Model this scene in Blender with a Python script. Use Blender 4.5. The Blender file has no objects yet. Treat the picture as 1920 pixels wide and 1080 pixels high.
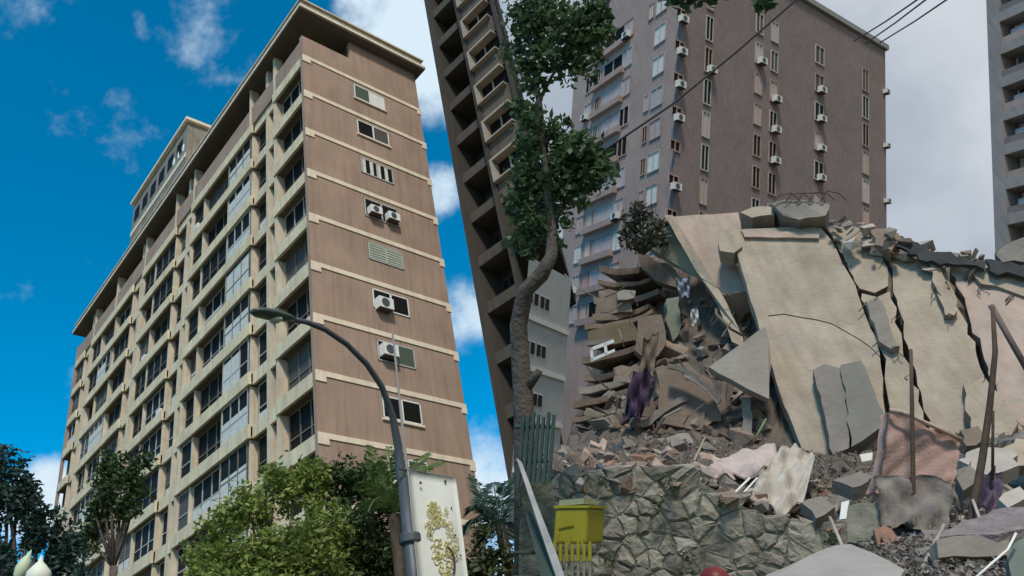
import bpy, bmesh, math, random
import numpy as np
from mathutils import Vector, Matrix

random.seed(7); rng = np.random.default_rng(7)
scene = bpy.context.scene
col = scene.collection

# ------------------------------------------------------------------ camera
FPX, PX, PY = 1480.0, 720.0, 540.0          # focal length and principal point for a 1920x1080 frame
CAM = np.array([0.0, 0.0, 1.7])
# rows: world x, y, z expressed in camera axes (x right, y down, z forward)
B = np.array([[0.9949908821740828, -0.09996571606409545, 0.0],
              [0.054401683958769396, 0.5414774349156403, 0.8389533027884382],
              [-0.0838665676575053, -0.8347508868435441, 0.5442034139373186]])
cam_data = bpy.data.cameras.new('camera')
cam = bpy.data.objects.new('camera', cam_data); col.objects.link(cam)
cam_data.sensor_fit = 'HORIZONTAL'; cam_data.sensor_width = 36.0
cam_data.lens = 36.0 * FPX / 1920.0
cam_data.shift_x = (960.0 - PX) / 1920.0
cam_data.clip_start = 0.1; cam_data.clip_end = 20000.0
m = Matrix.Identity(4)
for i in range(3):
    m[i][0] = B[i][0]; m[i][1] = -B[i][1]; m[i][2] = -B[i][2]; m[i][3] = CAM[i]
cam.matrix_world = m
scene.camera = cam

# ------------------------------------------------------------------ light
SUN_EL = math.radians(46); SUN_AZ = math.atan2(0.03, -1.0)      # behind the camera, a little to the right
sdir = Vector((math.sin(SUN_AZ) * math.cos(SUN_EL), math.cos(SUN_AZ) * math.cos(SUN_EL), math.sin(SUN_EL)))
sun_d = bpy.data.lights.new('sun', 'SUN'); sun_d.energy = 2.9; sun_d.angle = math.radians(9.0); sun_d.color = (1.0, 0.93, 0.82)
sun = bpy.data.objects.new('sun', sun_d); col.objects.link(sun)
sun.rotation_euler = sdir.to_track_quat('Z', 'Y').to_euler(); sun.location = (0, -40, 80)

def cam_dir(x, y):
    d = B @ np.array([(x - PX) / FPX, (y - PY) / FPX, 1.0]); return d / np.linalg.norm(d)

world = bpy.data.worlds.new('World'); scene.world = world; world.use_nodes = True
wn = world.node_tree.nodes; wl = world.node_tree.links; wn.clear()
def wnode(t, **kw):
    n = wn.new(t)
    for k, v in kw.items(): setattr(n, k, v)
    return n
def wmath(op, a, b=None, clamp=False):
    n = wnode('ShaderNodeMath', operation=op, use_clamp=clamp)
    for i, v in enumerate((a, b)):
        if v is None: continue
        if isinstance(v, (int, float)): n.inputs[i].default_value = v
        else: wl.new(v, n.inputs[i])
    return n.outputs[0]
w_out = wnode('ShaderNodeOutputWorld'); w_bg = wnode('ShaderNodeBackground')
wl.new(w_bg.outputs[0], w_out.inputs[0]); w_bg.inputs['Strength'].default_value = 0.12
sky = wnode('ShaderNodeTexSky', sky_type='NISHITA'); sky.sun_disc = False
sky.sun_elevation = SUN_EL; sky.sun_rotation = SUN_AZ; sky.altitude = 900; sky.air_density = 1.0; sky.dust_density = 0.4; sky.ozone_density = 3.0
hs = wnode('ShaderNodeHueSaturation'); hs.inputs['Saturation'].default_value = 1.5; hs.inputs['Value'].default_value = 1.55
hs.inputs['Hue'].default_value = 0.482
wl.new(sky.outputs[0], hs.inputs['Color'])
tc = wnode('ShaderNodeTexCoord')
def wnoise(scale, detail, rough=0.55, off=(0, 0, 0), stretch=(1, 1, 1)):
    mp = wnode('ShaderNodeMapping'); mp.inputs['Location'].default_value = off; mp.inputs['Scale'].default_value = stretch
    wl.new(tc.outputs['Generated'], mp.inputs['Vector'])
    n = wnode('ShaderNodeTexNoise'); n.inputs['Scale'].default_value = scale; n.inputs['Detail'].default_value = detail
    n.inputs['Roughness'].default_value = rough; wl.new(mp.outputs[0], n.inputs['Vector'])
    return n.outputs['Fac']
def wdot(v):
    n = wnode('ShaderNodeVectorMath', operation='DOT_PRODUCT'); wl.new(tc.outputs['Generated'], n.inputs[0]); n.inputs[1].default_value = tuple(v)
    return n.outputs['Value']
def wramp(v, a, b):
    n = wnode('ShaderNodeMapRange', interpolation_type='SMOOTHSTEP')
    n.inputs['From Min'].default_value = a; n.inputs['From Max'].default_value = b
    wl.new(v, n.inputs['Value']); return n.outputs['Result']
fine = wnoise(9.0, 8, 0.6); broad = wnoise(2.6, 5, 0.5, (3, 1, 2))
# the overcast bank covers everything to the right of one plane through the zenith side of the view
na = np.cross(cam_dir(962, 900), cam_dir(905, 40)); na /= np.linalg.norm(na)
if na @ cam_dir(1500, 300) < 0: na = -na
edge = wmath('ADD', wdot(na), wmath('MULTIPLY', wmath('SUBTRACT', fine, 0.5), 0.05))
bank = wramp(edge, 0.0, 0.035)
# small fair-weather clouds in the blue part
wisps = None
for (x, y, rdeg, amt) in [(330, 92, 3.4, .22), (408, 105, 3.0, .33), (262, 275, 2.8, .18), (232, 45, 1.6, .2), (40, 5, 2.6, .2),
                          (730, 40, 5.0, 1.0), (800, 130, 4.4, 1.05), (815, 355, 2.4, .62), (868, 590, 2.8, .66),
                          (80, 935, 2.8, .95), (915, 860, 4.0, .5), (20, 990, 3.0, .4), (930, 1010, 5.0, .7)]:
    w = wmath('MULTIPLY', wramp(wdot(cam_dir(x, y)), math.cos(math.radians(rdeg * 1.25)), 1.0), amt)
    wisps = w if wisps is None else wmath('ADD', wisps, w)
tex = wnoise(11.0, 10, 0.6, (1.3, 0.2, 4), (1, 1, 1.0))
wisps = wramp(wmath('ADD', tex, wmath('MULTIPLY', wisps, 0.45)), 0.60, 1.02)
# haphazard fair-weather clouds over the rest of the blue sky
rest = wmath('MULTIPLY', wramp(wnoise(3.0, 8, 0.6, (7, 2, 5)), 0.66, 0.82), wramp(wdot((0, -1, 0)), -0.35, 0.2))
cover = wmath('MAXIMUM', wmath('MAXIMUM', wisps, bank), rest)
gcol = wnode('ShaderNodeMix', data_type='RGBA'); wl.new(wramp(broad, 0.36, 0.66), gcol.inputs['Factor'])
gcol.inputs['A'].default_value = (3.1, 3.65, 4.35, 1); gcol.inputs['B'].default_value = (5.6, 5.95, 6.4, 1)
ccol = wnode('ShaderNodeMix', data_type='RGBA'); wl.new(bank, ccol.inputs['Factor'])
ccol.inputs['A'].default_value = (5.9, 7.1, 8.0, 1); wl.new(gcol.outputs['Result'], ccol.inputs['B'])
smix = wnode('ShaderNodeMix', data_type='RGBA'); wl.new(cover, smix.inputs['Factor'])
wl.new(hs.outputs['Color'], smix.inputs['A']); wl.new(ccol.outputs['Result'], smix.inputs['B'])
wl.new(smix.outputs['Result'], w_bg.inputs['Color'])

vs = scene.view_settings; vs.view_transform = 'Standard'; vs.look = 'None'; vs.exposure = 0.0; vs.gamma = 1.0; vs.use_curve_mapping = False

# ------------------------------------------------------------------ frames of the two plots
def ray(x, y): return B @ np.array([(x - PX) / FPX, (y - PY) / FPX, 1.0])
def at(x, y, D):                                   # world point seen at pixel x, y at horizontal distance D
    r = ray(x, y); return CAM + r * (D / math.hypot(r[0], r[1]))
# intact block: a along the end wall, b along the long facade, z up from the roof level
C0 = np.array([-3.31848628, 30.49188569, 40.84448182]); AU = np.array([0.7864943, 0.6175975, 0]); AV = np.array([-0.6175975, 0.7864943, 0])
FL = np.eye(4); FL[:3, 0] = AU; FL[:3, 1] = AV; FL[:3, 3] = C0
# dark tower: e along its face, n into the building, z up from the ground
TD = np.array([-0.6589, 0.7523, 0]); TD /= np.linalg.norm(TD)
FT = np.eye(4); FT[:3, 0] = -TD; FT[:3, 1] = (TD[1], -TD[0], 0); FT[:3, 3] = np.array([0.13369, 0.99102, 0]) * 35.0
# the hillside plot of the collapsed block
upR = B @ np.array([(1600 - PX) / FPX, -7500 / FPX, 1.0]); upR /= np.linalg.norm(upR)
yR = ray(1440, 832); yR = yR - (yR @ upR) * upR; yR /= np.linalg.norm(yR)
xR = np.cross(yR, upR)
FR = np.eye(4); FR[:3, 0] = xR; FR[:3, 1] = yR; FR[:3, 2] = upR; FR[:3, 3] = CAM
RI = np.linalg.inv(FR[:3, :3])
def pr(x, y, d):                                   # plot coordinates of pixel x, y at forward distance d
    r = RI @ ray(x, y); return r * (d / r[1])
W0 = np.eye(4)

# ------------------------------------------------------------------ materials
MATS = {}
def mat(name, c, rough=0.85, var=0.18, scale=3.0, bump=0.25, bscale=40.0, streak=0.0, c2=None, metal=0.0, spec=0.3, island=0.0, detail=6, patch=0.0):
    if name in MATS: return MATS[name]
    M = bpy.data.materials.new(name); M.use_nodes = True; nt = M.node_tree; N = nt.nodes; Lk = nt.links
    bs = N['Principled BSDF']; bs.inputs['Roughness'].default_value = rough; bs.inputs['Metallic'].default_value = metal
    bs.inputs['Specular IOR Level'].default_value = spec
    t = N.new('ShaderNodeTexCoord')
    n1 = N.new('ShaderNodeTexNoise'); n1.inputs['Scale'].default_value = scale; n1.inputs['Detail'].default_value = detail; n1.inputs['Roughness'].default_value = 0.65
    Lk.new(t.outputs['Object'], n1.inputs['Vector'])
    mr = N.new('ShaderNodeMapRange'); mr.inputs['From Min'].default_value = 0.3; mr.inputs['From Max'].default_value = 0.7
    Lk.new(n1.outputs['Fac'], mr.inputs['Value'])
    mx = N.new('ShaderNodeMix'); mx.data_type = 'RGBA'
    c2 = c2 or tuple(v * (1 - var * 1.6) for v in c); ca = tuple(min(1, v * (1 + var * .5)) for v in c)
    mx.inputs['A'].default_value = (*c2, 1); mx.inputs['B'].default_value = (*ca, 1)
    Lk.new(mr.outputs['Result'], mx.inputs['Factor']); out = mx.outputs['Result']
    if streak > 0:                                 # run-off stains: noise stretched along the vertical
        mp = N.new('ShaderNodeMapping'); mp.inputs['Scale'].default_value = (2.6, 2.6, 0.22); Lk.new(t.outputs['Object'], mp.inputs['Vector'])
        n2 = N.new('ShaderNodeTexNoise'); n2.inputs['Scale'].default_value = 1.6; n2.inputs['Detail'].default_value = 7; Lk.new(mp.outputs[0], n2.inputs['Vector'])
        r2 = N.new('ShaderNodeMapRange'); r2.inputs['From Min'].default_value = .45; r2.inputs['From Max'].default_value = .72; r2.inputs['To Max'].default_value = streak
        Lk.new(n2.outputs['Fac'], r2.inputs['Value'])
        m2 = N.new('ShaderNodeMix'); m2.data_type = 'RGBA'; m2.blend_type = 'MULTIPLY'; m2.inputs['B'].default_value = (.42, .37, .31, 1)
        Lk.new(r2.outputs['Result'], m2.inputs['Factor']); Lk.new(out, m2.inputs['A']); out = m2.outputs['Result']
    if patch > 0:                                  # lost plaster with grey concrete showing
        n5 = N.new('ShaderNodeTexNoise'); n5.inputs['Scale'].default_value = 1.1; n5.inputs['Detail'].default_value = 12; n5.inputs['Roughness'].default_value = .7; Lk.new(t.outputs['Object'], n5.inputs['Vector'])
        r5 = N.new('ShaderNodeMapRange'); r5.inputs['From Min'].default_value = .57; r5.inputs['From Max'].default_value = .62; r5.inputs['To Max'].default_value = patch; Lk.new(n5.outputs['Fac'], r5.inputs['Value'])
        m5 = N.new('ShaderNodeMix'); m5.data_type = 'RGBA'; m5.inputs['B'].default_value = (.31, .28, .24, 1); Lk.new(r5.outputs['Result'], m5.inputs['Factor']); Lk.new(out, m5.inputs['A']); out = m5.outputs['Result']
    if island > 0:
        g = N.new('ShaderNodeNewGeometry'); oi = N.new('ShaderNodeObjectInfo')
        ad = N.new('ShaderNodeMath'); ad.operation = 'ADD'; Lk.new(g.outputs['Random Per Island'], ad.inputs[0]); Lk.new(oi.outputs['Random'], ad.inputs[1])
        fr = N.new('ShaderNodeMath'); fr.operation = 'FRACT'; Lk.new(ad.outputs[0], fr.inputs[0])
        r3 = N.new('ShaderNodeMapRange'); r3.inputs['To Min'].default_value = 1 - island; r3.inputs['To Max'].default_value = 1 + island * .6
        Lk.new(fr.outputs[0], r3.inputs['Value'])
        h3 = N.new('ShaderNodeHueSaturation'); Lk.new(r3.outputs['Result'], h3.inputs['Value']); Lk.new(out, h3.inputs['Color']); out = h3.outputs['Color']
    Lk.new(out, bs.inputs['Base Color'])
    if bump > 0:
        n4 = N.new('ShaderNodeTexNoise'); n4.inputs['Scale'].default_value = bscale; n4.inputs['Detail'].default_value = 5; Lk.new(t.outputs['Object'], n4.inputs['Vector'])
        bp = N.new('ShaderNodeBump'); bp.inputs['Strength'].default_value = bump; bp.inputs['Distance'].default_value = 0.03
        Lk.new(n4.outputs['Fac'], bp.inputs['Height']); Lk.new(bp.outputs[0], bs.inputs['Normal'])
    MATS[name] = M; return M
def leaf_mat(name, ca, cb, trans=0.35):
    M = bpy.data.materials.new(name); M.use_nodes = True; nt = M.node_tree; N = nt.nodes; Lk = nt.links
    bs = N['Principled BSDF']; bs.inputs['Roughness'].default_value = 0.55; bs.inputs['Specular IOR Level'].default_value = 0.35
    g = N.new('ShaderNodeNewGeometry'); mx = N.new('ShaderNodeMix'); mx.data_type = 'RGBA'
    mx.inputs['A'].default_value = (*ca, 1); mx.inputs['B'].default_value = (*cb, 1); Lk.new(g.outputs['Random Per Island'], mx.inputs['Factor'])
    Lk.new(mx.outputs['Result'], bs.inputs['Base Color'])
    tr = N.new('ShaderNodeBsdfTranslucent'); Lk.new(mx.outputs['Result'], tr.inputs['Color'])
    ms = N.new('ShaderNodeMixShader'); ms.inputs[0].default_value = trans
    Lk.new(bs.outputs[0], ms.inputs[1]); Lk.new(tr.outputs[0], ms.inputs[2]); Lk.new(ms.outputs[0], N['Material Output'].inputs['Surface'])
    return M
def glass_mat(name, c, rough=0.12):
    M = bpy.data.materials.new(name); M.use_nodes = True; bs = M.node_tree.nodes['Principled BSDF']
    bs.inputs['Base Color'].default_value = (*c, 1); bs.inputs['Roughness'].default_value = rough; bs.inputs['Specular IOR Level'].default_value = 0.05
    return M

BROWN = mat('brown_render', (.40, .278, .205), var=.12, scale=.5, bump=.35, bscale=22, streak=.32)
CREAM = mat('cream_band', (.84, .71, .53), var=.10, scale=2, streak=.18)
SPAND = mat('ochre_spandrel', (.80, .66, .44), var=.14, scale=.8, streak=.35)
FIN = mat('pale_fin', (.72, .61, .45), var=.14, scale=1.2, streak=.35)
CORE = mat('brown_recess_shade', (.10, .072, .054), var=.2, scale=.6)  # wall brown darkened: the shade of the recesses is put into the colour
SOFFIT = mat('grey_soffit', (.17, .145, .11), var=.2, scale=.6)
CORN = mat('cornice_grey', (.30, .27, .215), var=.2, scale=.9, streak=.5)
GLASSD = glass_mat('dark_glass', (.016, .015, .013), .45)
GLASSG = glass_mat('green_glass', (.09, .115, .085), .45)
GLASSV = glass_mat('grey_glass', (.105, .095, .085), .5)
WHITE = mat('white_paint', (.78, .76, .70), rough=.6, var=.07, scale=3, bump=.05)
BLIND = mat('white_blind', (.66, .65, .58), rough=.7, var=.12, scale=4, bump=.05)
ALU = mat('aluminium_frame', (.48, .47, .43), rough=.45, var=.1, bump=.03)
TWALL = mat('tower_wall_shaded', (.075, .061, .048), var=.15, scale=.5, streak=.4)  # tower wall, slab, recess and panel darkened: shade on its face painted in
TSLAB = mat('tower_slab_shaded', (.10, .086, .066), var=.15, scale=.7, streak=.4)
TDARK = mat('tower_recess_shaded', (.04, .038, .032), var=.2, scale=.8)
TFRAME = mat('dark_tower_frame', (.40, .34, .27), var=.1, scale=1.5)
TPANEL = mat('tower_panel_shaded', (.155, .115, .088), var=.15, scale=.8, streak=.3)
MAUVE = mat('mauve_render', (.285, .218, .212), var=.12, scale=.35, streak=.3, c2=(.235, .19, .172))
MAUVE2 = mat('mauve_skylight_offset', (.46, .325, .275), var=.10, scale=.3, streak=.25)  # lighter, warmer mauve: colour offsets blue skylight on the sunless left face
GREYW = mat('grey_wing', (.33, .32, .315), var=.08, scale=.4, streak=.25)
LILAC = mat('lilac_pane', (.56, .46, .44), rough=.5, var=.12, scale=1.5, bump=0)
CONC = mat('cream_concrete', (.45, .365, .272), var=.2, scale=.9, bump=.6, bscale=12, streak=.35, detail=11, patch=.4)
CONCP = mat('pink_concrete', (.50, .375, .30), var=.2, scale=.8, bump=.5, bscale=12, streak=.3, detail=10, patch=.5)
CONCG = mat('grey_concrete', (.29, .25, .21), var=.2, scale=1.2, bump=.6, bscale=10, detail=9, island=.22)
CONCD = mat('dusty_brown_concrete', (.27, .20, .15), var=.25, scale=1.0, bump=.6, bscale=9, detail=9, island=.25)
RUBM = mat('rubble_dust', (.15, .117, .092), var=.3, scale=2.2, bump=.9, bscale=14, detail=10)
STONE = mat('wall_stone', (.37, .315, .25), var=.3, scale=4.0, bump=1.0, bscale=14, island=.4, c2=(.17, .16, .115), detail=10)
MORT = mat('wall_mortar', (.24, .215, .17), var=.35, scale=5, bump=.9, bscale=25, c2=(.085, .095, .06))
RUST = mat('rusty_steel', (.115, .075, .055), rough=.8, var=.3, scale=6, bump=.3)
STEEL = mat('grey_steel', (.10, .115, .125), rough=.5, var=.15, scale=3, bump=.05, metal=.3)
DARKM = mat('dark_membrane', (.05, .052, .055), rough=.8, var=.3, scale=3, bump=.4)
BARK = mat('bark', (.12, .10, .08), var=.35, scale=5, bump=.9, bscale=20)
BARKB = mat('bark_brown', (.10, .075, .05), var=.35, scale=5, bump=.9, bscale=20)

# ------------------------------------------------------------------ geometry helpers
class MB:
    def __init__(s): s.v = []; s.f = []
    def add(s, vs_, fs):
        o = len(s.v); s.v += [tuple(map(float, p)) for p in vs_]; s.f += [tuple(i + o for i in f) for f in fs]; return s
    def box(s, x0, x1, y0, y1, z0, z1):
        return s.add([(x0, y0, z0), (x1, y0, z0), (x1, y1, z0), (x0, y1, z0), (x0, y0, z1), (x1, y0, z1), (x1, y1, z1), (x0, y1, z1)],
                     [(0, 3, 2, 1), (4, 5, 6, 7), (0, 1, 5, 4), (1, 2, 6, 5), (2, 3, 7, 6), (3, 0, 4, 7)])
    def hexa(s, lo, hi):                           # lo, hi: four points each
        return s.add(list(lo) + list(hi), [(0, 3, 2, 1), (4, 5, 6, 7), (0, 1, 5, 4), (1, 2, 6, 5), (2, 3, 7, 6), (3, 0, 4, 7)])
    def prism(s, pts, off):                        # polygon and its copy moved by off
        n = len(pts); pts = [np.array(p, float) for p in pts]; off = np.array(off, float)
        return s.add(pts + [p + off for p in pts], [tuple(range(n)), tuple(range(2 * n - 1, n - 1, -1))] + [(i, i + n, (i + 1) % n + n, (i + 1) % n) for i in range(n)])
    def tube(s, path, r, seg=8, cap=True):
        path = [np.array(p, float) for p in path]; n = len(path); rs = r if hasattr(r, '__len__') else [r] * n
        vs_ = []; up = np.array([.31, .17, .93])
        for i, p in enumerate(path):
            t = path[min(i + 1, n - 1)] - path[max(i - 1, 0)]; t = t / (np.linalg.norm(t) + 1e-9)
            u = up - (up @ t) * t
            if np.linalg.norm(u) < .1: u = np.array([1, 0, 0]) - t[0] * t
            u /= np.linalg.norm(u); w = np.cross(t, u); up = u
            for k in range(seg):
                a = 2 * math.pi * k / seg; vs_.append(p + rs[i] * (math.cos(a) * u + math.sin(a) * w))
        fs = [(i * seg + k, i * seg + (k + 1) % seg, (i + 1) * seg + (k + 1) % seg, (i + 1) * seg + k) for i in range(n - 1) for k in range(seg)]
        if cap: fs += [tuple(range(seg - 1, -1, -1)), tuple(range((n - 1) * seg, n * seg))]
        return s.add(vs_, fs)
    def lathe(s, c, prof, seg=14, axis=(0, 0, 1)):
        c = np.array(c, float); ax = np.array(axis, float); ax /= np.linalg.norm(ax)
        u = np.cross(ax, (0.3, 0.9, 0.1)); u /= np.linalg.norm(u); w = np.cross(ax, u); vs_ = []
        for (r, z) in prof:
            for k in range(seg):
                a = 2 * math.pi * k / seg; vs_.append(c + ax * z + r * (math.cos(a) * u + math.sin(a) * w))
        n = len(prof)
        fs = [(i * seg + k, i * seg + (k + 1) % seg, (i + 1) * seg + (k + 1) % seg, (i + 1) * seg + k) for i in range(n - 1) for k in range(seg)]
        return s.add(vs_, fs + [tuple(range(seg - 1, -1, -1)), tuple(range((n - 1) * seg, n * seg))])
    def world(s, F): 
        a = np.array(s.v); return a @ F[:3, :3].T + F[:3, 3]
def root_loc(o):
    while o.parent: o = o.parent
    return np.array(o.location)
def emit(name, wv, faces, mt, parent=None, smooth=False):
    wv = np.asarray(wv, float)
    if parent is None:
        loc = np.array([wv[:, 0].mean(), wv[:, 1].mean(), wv[:, 2].min()])
    else: loc = root_loc(parent)
    me = bpy.data.meshes.new(name); me.from_pydata((wv - loc).tolist(), [], faces); me.update()
    me.materials.append(mt)
    if smooth: me.polygons.foreach_set('use_smooth', [True] * len(me.polygons))
    o = bpy.data.objects.new(name, me); col.objects.link(o)
    if parent is None: o.location = loc
    else: o.parent = parent
    return o
def build(mb, name, mt, parent=None, F=W0, smooth=False): return emit(name, mb.world(F), mb.f, mt, parent, smooth)
def tag(o, label=None, cat=None, group=None, kind=None):
    if label: o['label'] = label
    if cat: o['category'] = cat
    if group: o['group'] = group
    if kind: o['kind'] = kind
    return o
def thing(name, label, cat, loc, group=None):
    o = bpy.data.objects.new(name, None); col.objects.link(o); o.location = tuple(map(float, loc)); o.empty_display_size = .3
    return tag(o, label, cat, group)
def tf(F, p): return F[:3, :3] @ np.array(p, float) + F[:3, 3]
def box(name, mt, parent, F, *d): return build(MB().box(*d), name, mt, parent, F)

# leaves: arrays of folded diamonds
def leaf_arrays(centers, size, jitter=.4, droop=.2, aspect=.45):
    n = len(centers); d = rng.normal(size=(n, 3)); d[:, 2] = d[:, 2] * .6 - droop; d /= np.linalg.norm(d, axis=1)[:, None]
    u = rng.normal(size=(n, 3)); u -= (u * d).sum(1)[:, None] * d; u /= np.linalg.norm(u, axis=1)[:, None]
    nn = np.cross(d, u); L = size * rng.uniform(1 - jitter, 1 + jitter, n)[:, None]
    p0 = centers - d * L * .5; p3 = centers + d * L * .5
    p1 = centers + u * L * aspect * .5 + nn * L * .10 - d * L * .06; p2 = centers - u * L * aspect * .5 + nn * L * .10 - d * L * .06
    v = np.stack([p0, p1, p3, p2], 1).reshape(-1, 3)
    f = np.arange(n * 4).reshape(n, 4)
    return v, f
def emit_quads(name, v, f, mt, parent):
    loc = root_loc(parent); v = (np.asarray(v) - loc).astype(np.float32); n = len(f)
    me = bpy.data.meshes.new(name); me.vertices.add(len(v)); me.vertices.foreach_set('co', v.ravel())
    me.loops.add(n * 4); me.loops.foreach_set('vertex_index', f.ravel().astype(np.int32))
    me.polygons.add(n); me.polygons.foreach_set('loop_start', (np.arange(n) * 4).astype(np.int32))
    me.update(calc_edges=True); me.validate(); me.materials.append(mt)
    o = bpy.data.objects.new(name, me); col.objects.link(o); o.parent = parent; return o
def clump_points(c, r, n, twigs=18, spread=.20):
    """points gathered round random twig ends in a ball, so that gaps stay between them"""
    c = np.array(c, float); t = rng.normal(size=(twigs, 3)); t /= np.linalg.norm(t, axis=1)[:, None]
    t = c + t * (r * rng.uniform(.25, 1.0, twigs) ** .7)[:, None]
    k = rng.integers(0, twigs, n); return t[k] + rng.normal(size=(n, 3)) * r * spread
# ================================================================== ground
GROUND = mat('earth_ground', (.13, .115, .085), var=.35, scale=.2, bump=.6, bscale=6, c2=(.06, .075, .035))
g = MB().add([(-3000, -3000, 0), (3000, -3000, 0), (3000, 3000, 0), (-3000, 3000, 0)], [(0, 1, 2, 3)])
tag(build(g, 'ground', GROUND), kind='structure')

# ================================================================== intact apartment block
H = 2.9; W = 8.485; L = 41.63; ZB = -40.84; NF = 13
blk = thing('apartment_block', 'brown slab apartment block with cream floor bands and long balcony facade under blue sky', 'building', tf(FL, (W / 2, L / 2, ZB)))
def P(mb, name, mt, parent=blk): return build(mb, name, mt, parent, FL)
DP = .62
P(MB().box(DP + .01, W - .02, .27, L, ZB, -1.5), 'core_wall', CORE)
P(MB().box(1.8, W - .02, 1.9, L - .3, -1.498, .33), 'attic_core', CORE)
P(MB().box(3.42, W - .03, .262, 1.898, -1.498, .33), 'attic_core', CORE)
P(MB().box(.10, .30, .27, L - .27, -2.9 + .002, -1.35), 'attic_wall', BROWN)
# end wall with the open top-storey strip
ew = MB().prism([(0, 0, ZB), (W, 0, ZB), (W, 0, .33), (3.4, 0, .33), (3.4, 0, -1.25), (0, 0, -1.25)], (0, .26, 0))
P(ew, 'end_wall', BROWN)
P(MB().box(0, .25, L - .26, L, ZB, -1.25), 'side_wall', BROWN)
# cornice
P(MB().box(-.42, W + .40, -.62, L + .7, .34, .44), 'roof_soffit', SOFFIT)
cn = P(MB().box(-.47, W + .45, -.67, L + .75, .442, .66), 'cornice', CREAM)
P(MB().box(-.30, W + .30, -.50, L + .55, .662, 1.22), 'roof_parapet', CORN, cn)
P(MB().box(-.38, W + .42, -.60, L + .65, 1.222, 1.34), 'coping', FIN, cn)
# cream bands with hanging end blocks
for k in range(1, NF + 1):
    z = -H * k
    b = MB().prism([(-.02, -.05, z), (W + .06, -.05, z), (W + .06, -.05, z - .52), (W - .26, -.05, z - .52), (W - .26, -.05, z - .25), (.52, -.05, z - .25), (.52, -.05, z - .52), (-.02, -.05, z - .52)], (0, .047, 0))
    P(b, 'floor_band', CREAM)
# end-wall windows, one for each storey
styles = ['half', 'dark', 'curtain', 'units', 'jalousie', 'unit_dark', 'unit_green', 'pair', 'dark', 'half', 'pair', 'jalousie']
def ac_unit(parent, a, z, F=FL, y=-.42, w=.72, h=.46, name='air_conditioner'):
    m = MB().box(a, a + w, y, y + .40, z, z + h); o = build(m, name, WHITE, parent, F)
    g_ = MB().lathe((a + w * .42, y - .012, z + h * .5), [(h * .40, 0), (h * .40, .01), (h * .30, .012)], 12, (0, -1, 0)); build(g_, 'fan_grille', STEEL, o, F)
    build(MB().box(a + .05, a + w - .05, y + .02, y + .38, z - .05, z - .002), 'bracket', RUST, o, F)
for i, st in enumerate(styles):
    k = i + 1; zt = -H * k - .52 + .0; zb = zt - 1.12; a0, a1 = 3.45, 5.65; am = (a0 + a1) / 2
    if st in ('units',): zb = zt - 1.25
    fr = MB()
    for (x0, x1, z0, z1) in [(a0, a1, zt - .07, zt), (a0, a1, zb, zb + .07), (a0, a0 + .07, zb, zt), (a1 - .07, a1, zb, zt), (am - .05, am + .05, zb, zt)]:
        fr.box(x0, x1, -.045, -.002, z0 if z0 == zb or z1 == zt else z0, z1)
    w = thing_w = P(MB().box(a0 - .01, a1 + .01, -.012, -.001, zb - .01, zt + .01), 'window', GLASSD)
    P(fr, 'window_frame', WHITE if st in ('pair', 'unit_dark', 'dark', 'half') else ALU, w)
    def pane(x0, x1, m_, z0=None, z1=None, nm='pane'):
        P(MB().box(x0, x1, -.03, -.014, zb + .07 if z0 is None else z0, zt - .07 if z1 is None else z1), nm, m_, w)
    la, lb, ra, rb = a0 + .07, am - .05, am + .05, a1 - .07
    if st == 'half': pane(la, lb, GLASSG); pane(ra, rb, WHITE)
    elif st == 'dark': pane(la, lb, GLASSD); pane(ra, rb, GLASSV)
    elif st == 'curtain':
        for q in range(4): pane(a0 + .12 + q * .5, a0 + .34 + q * .5, BLIND, nm='curtain')
    elif st == 'jalousie':
        for x0, x1 in ((la, lb), (ra, rb)):
            for q in range(6): P(MB().box(x0, x1, -.06, -.02, zb + .09 + q * .16, zb + .20 + q * .16), 'louvre', mat('pale_green_louvre', (.42, .47, .36), var=.1), w)
    else: pane(la, lb, GLASSD); pane(ra, rb, GLASSG if st == 'unit_green' else GLASSD)
    if st == 'units': ac_unit(w, a0 + .15, zb + .12); ac_unit(w, am + .2, zb + .12)
    if st in ('unit_dark', 'unit_green'): ac_unit(w, a0 + .1, zb + (-.1 if st == 'unit_dark' else .2), w=.85, h=.6)
    if st in ('half', 'dark', 'pair'): P(MB().box(a0 - .08, a1 + .08, -.10, -.002, zb - .11, zb - .012), 'sill', CREAM, w)
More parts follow.
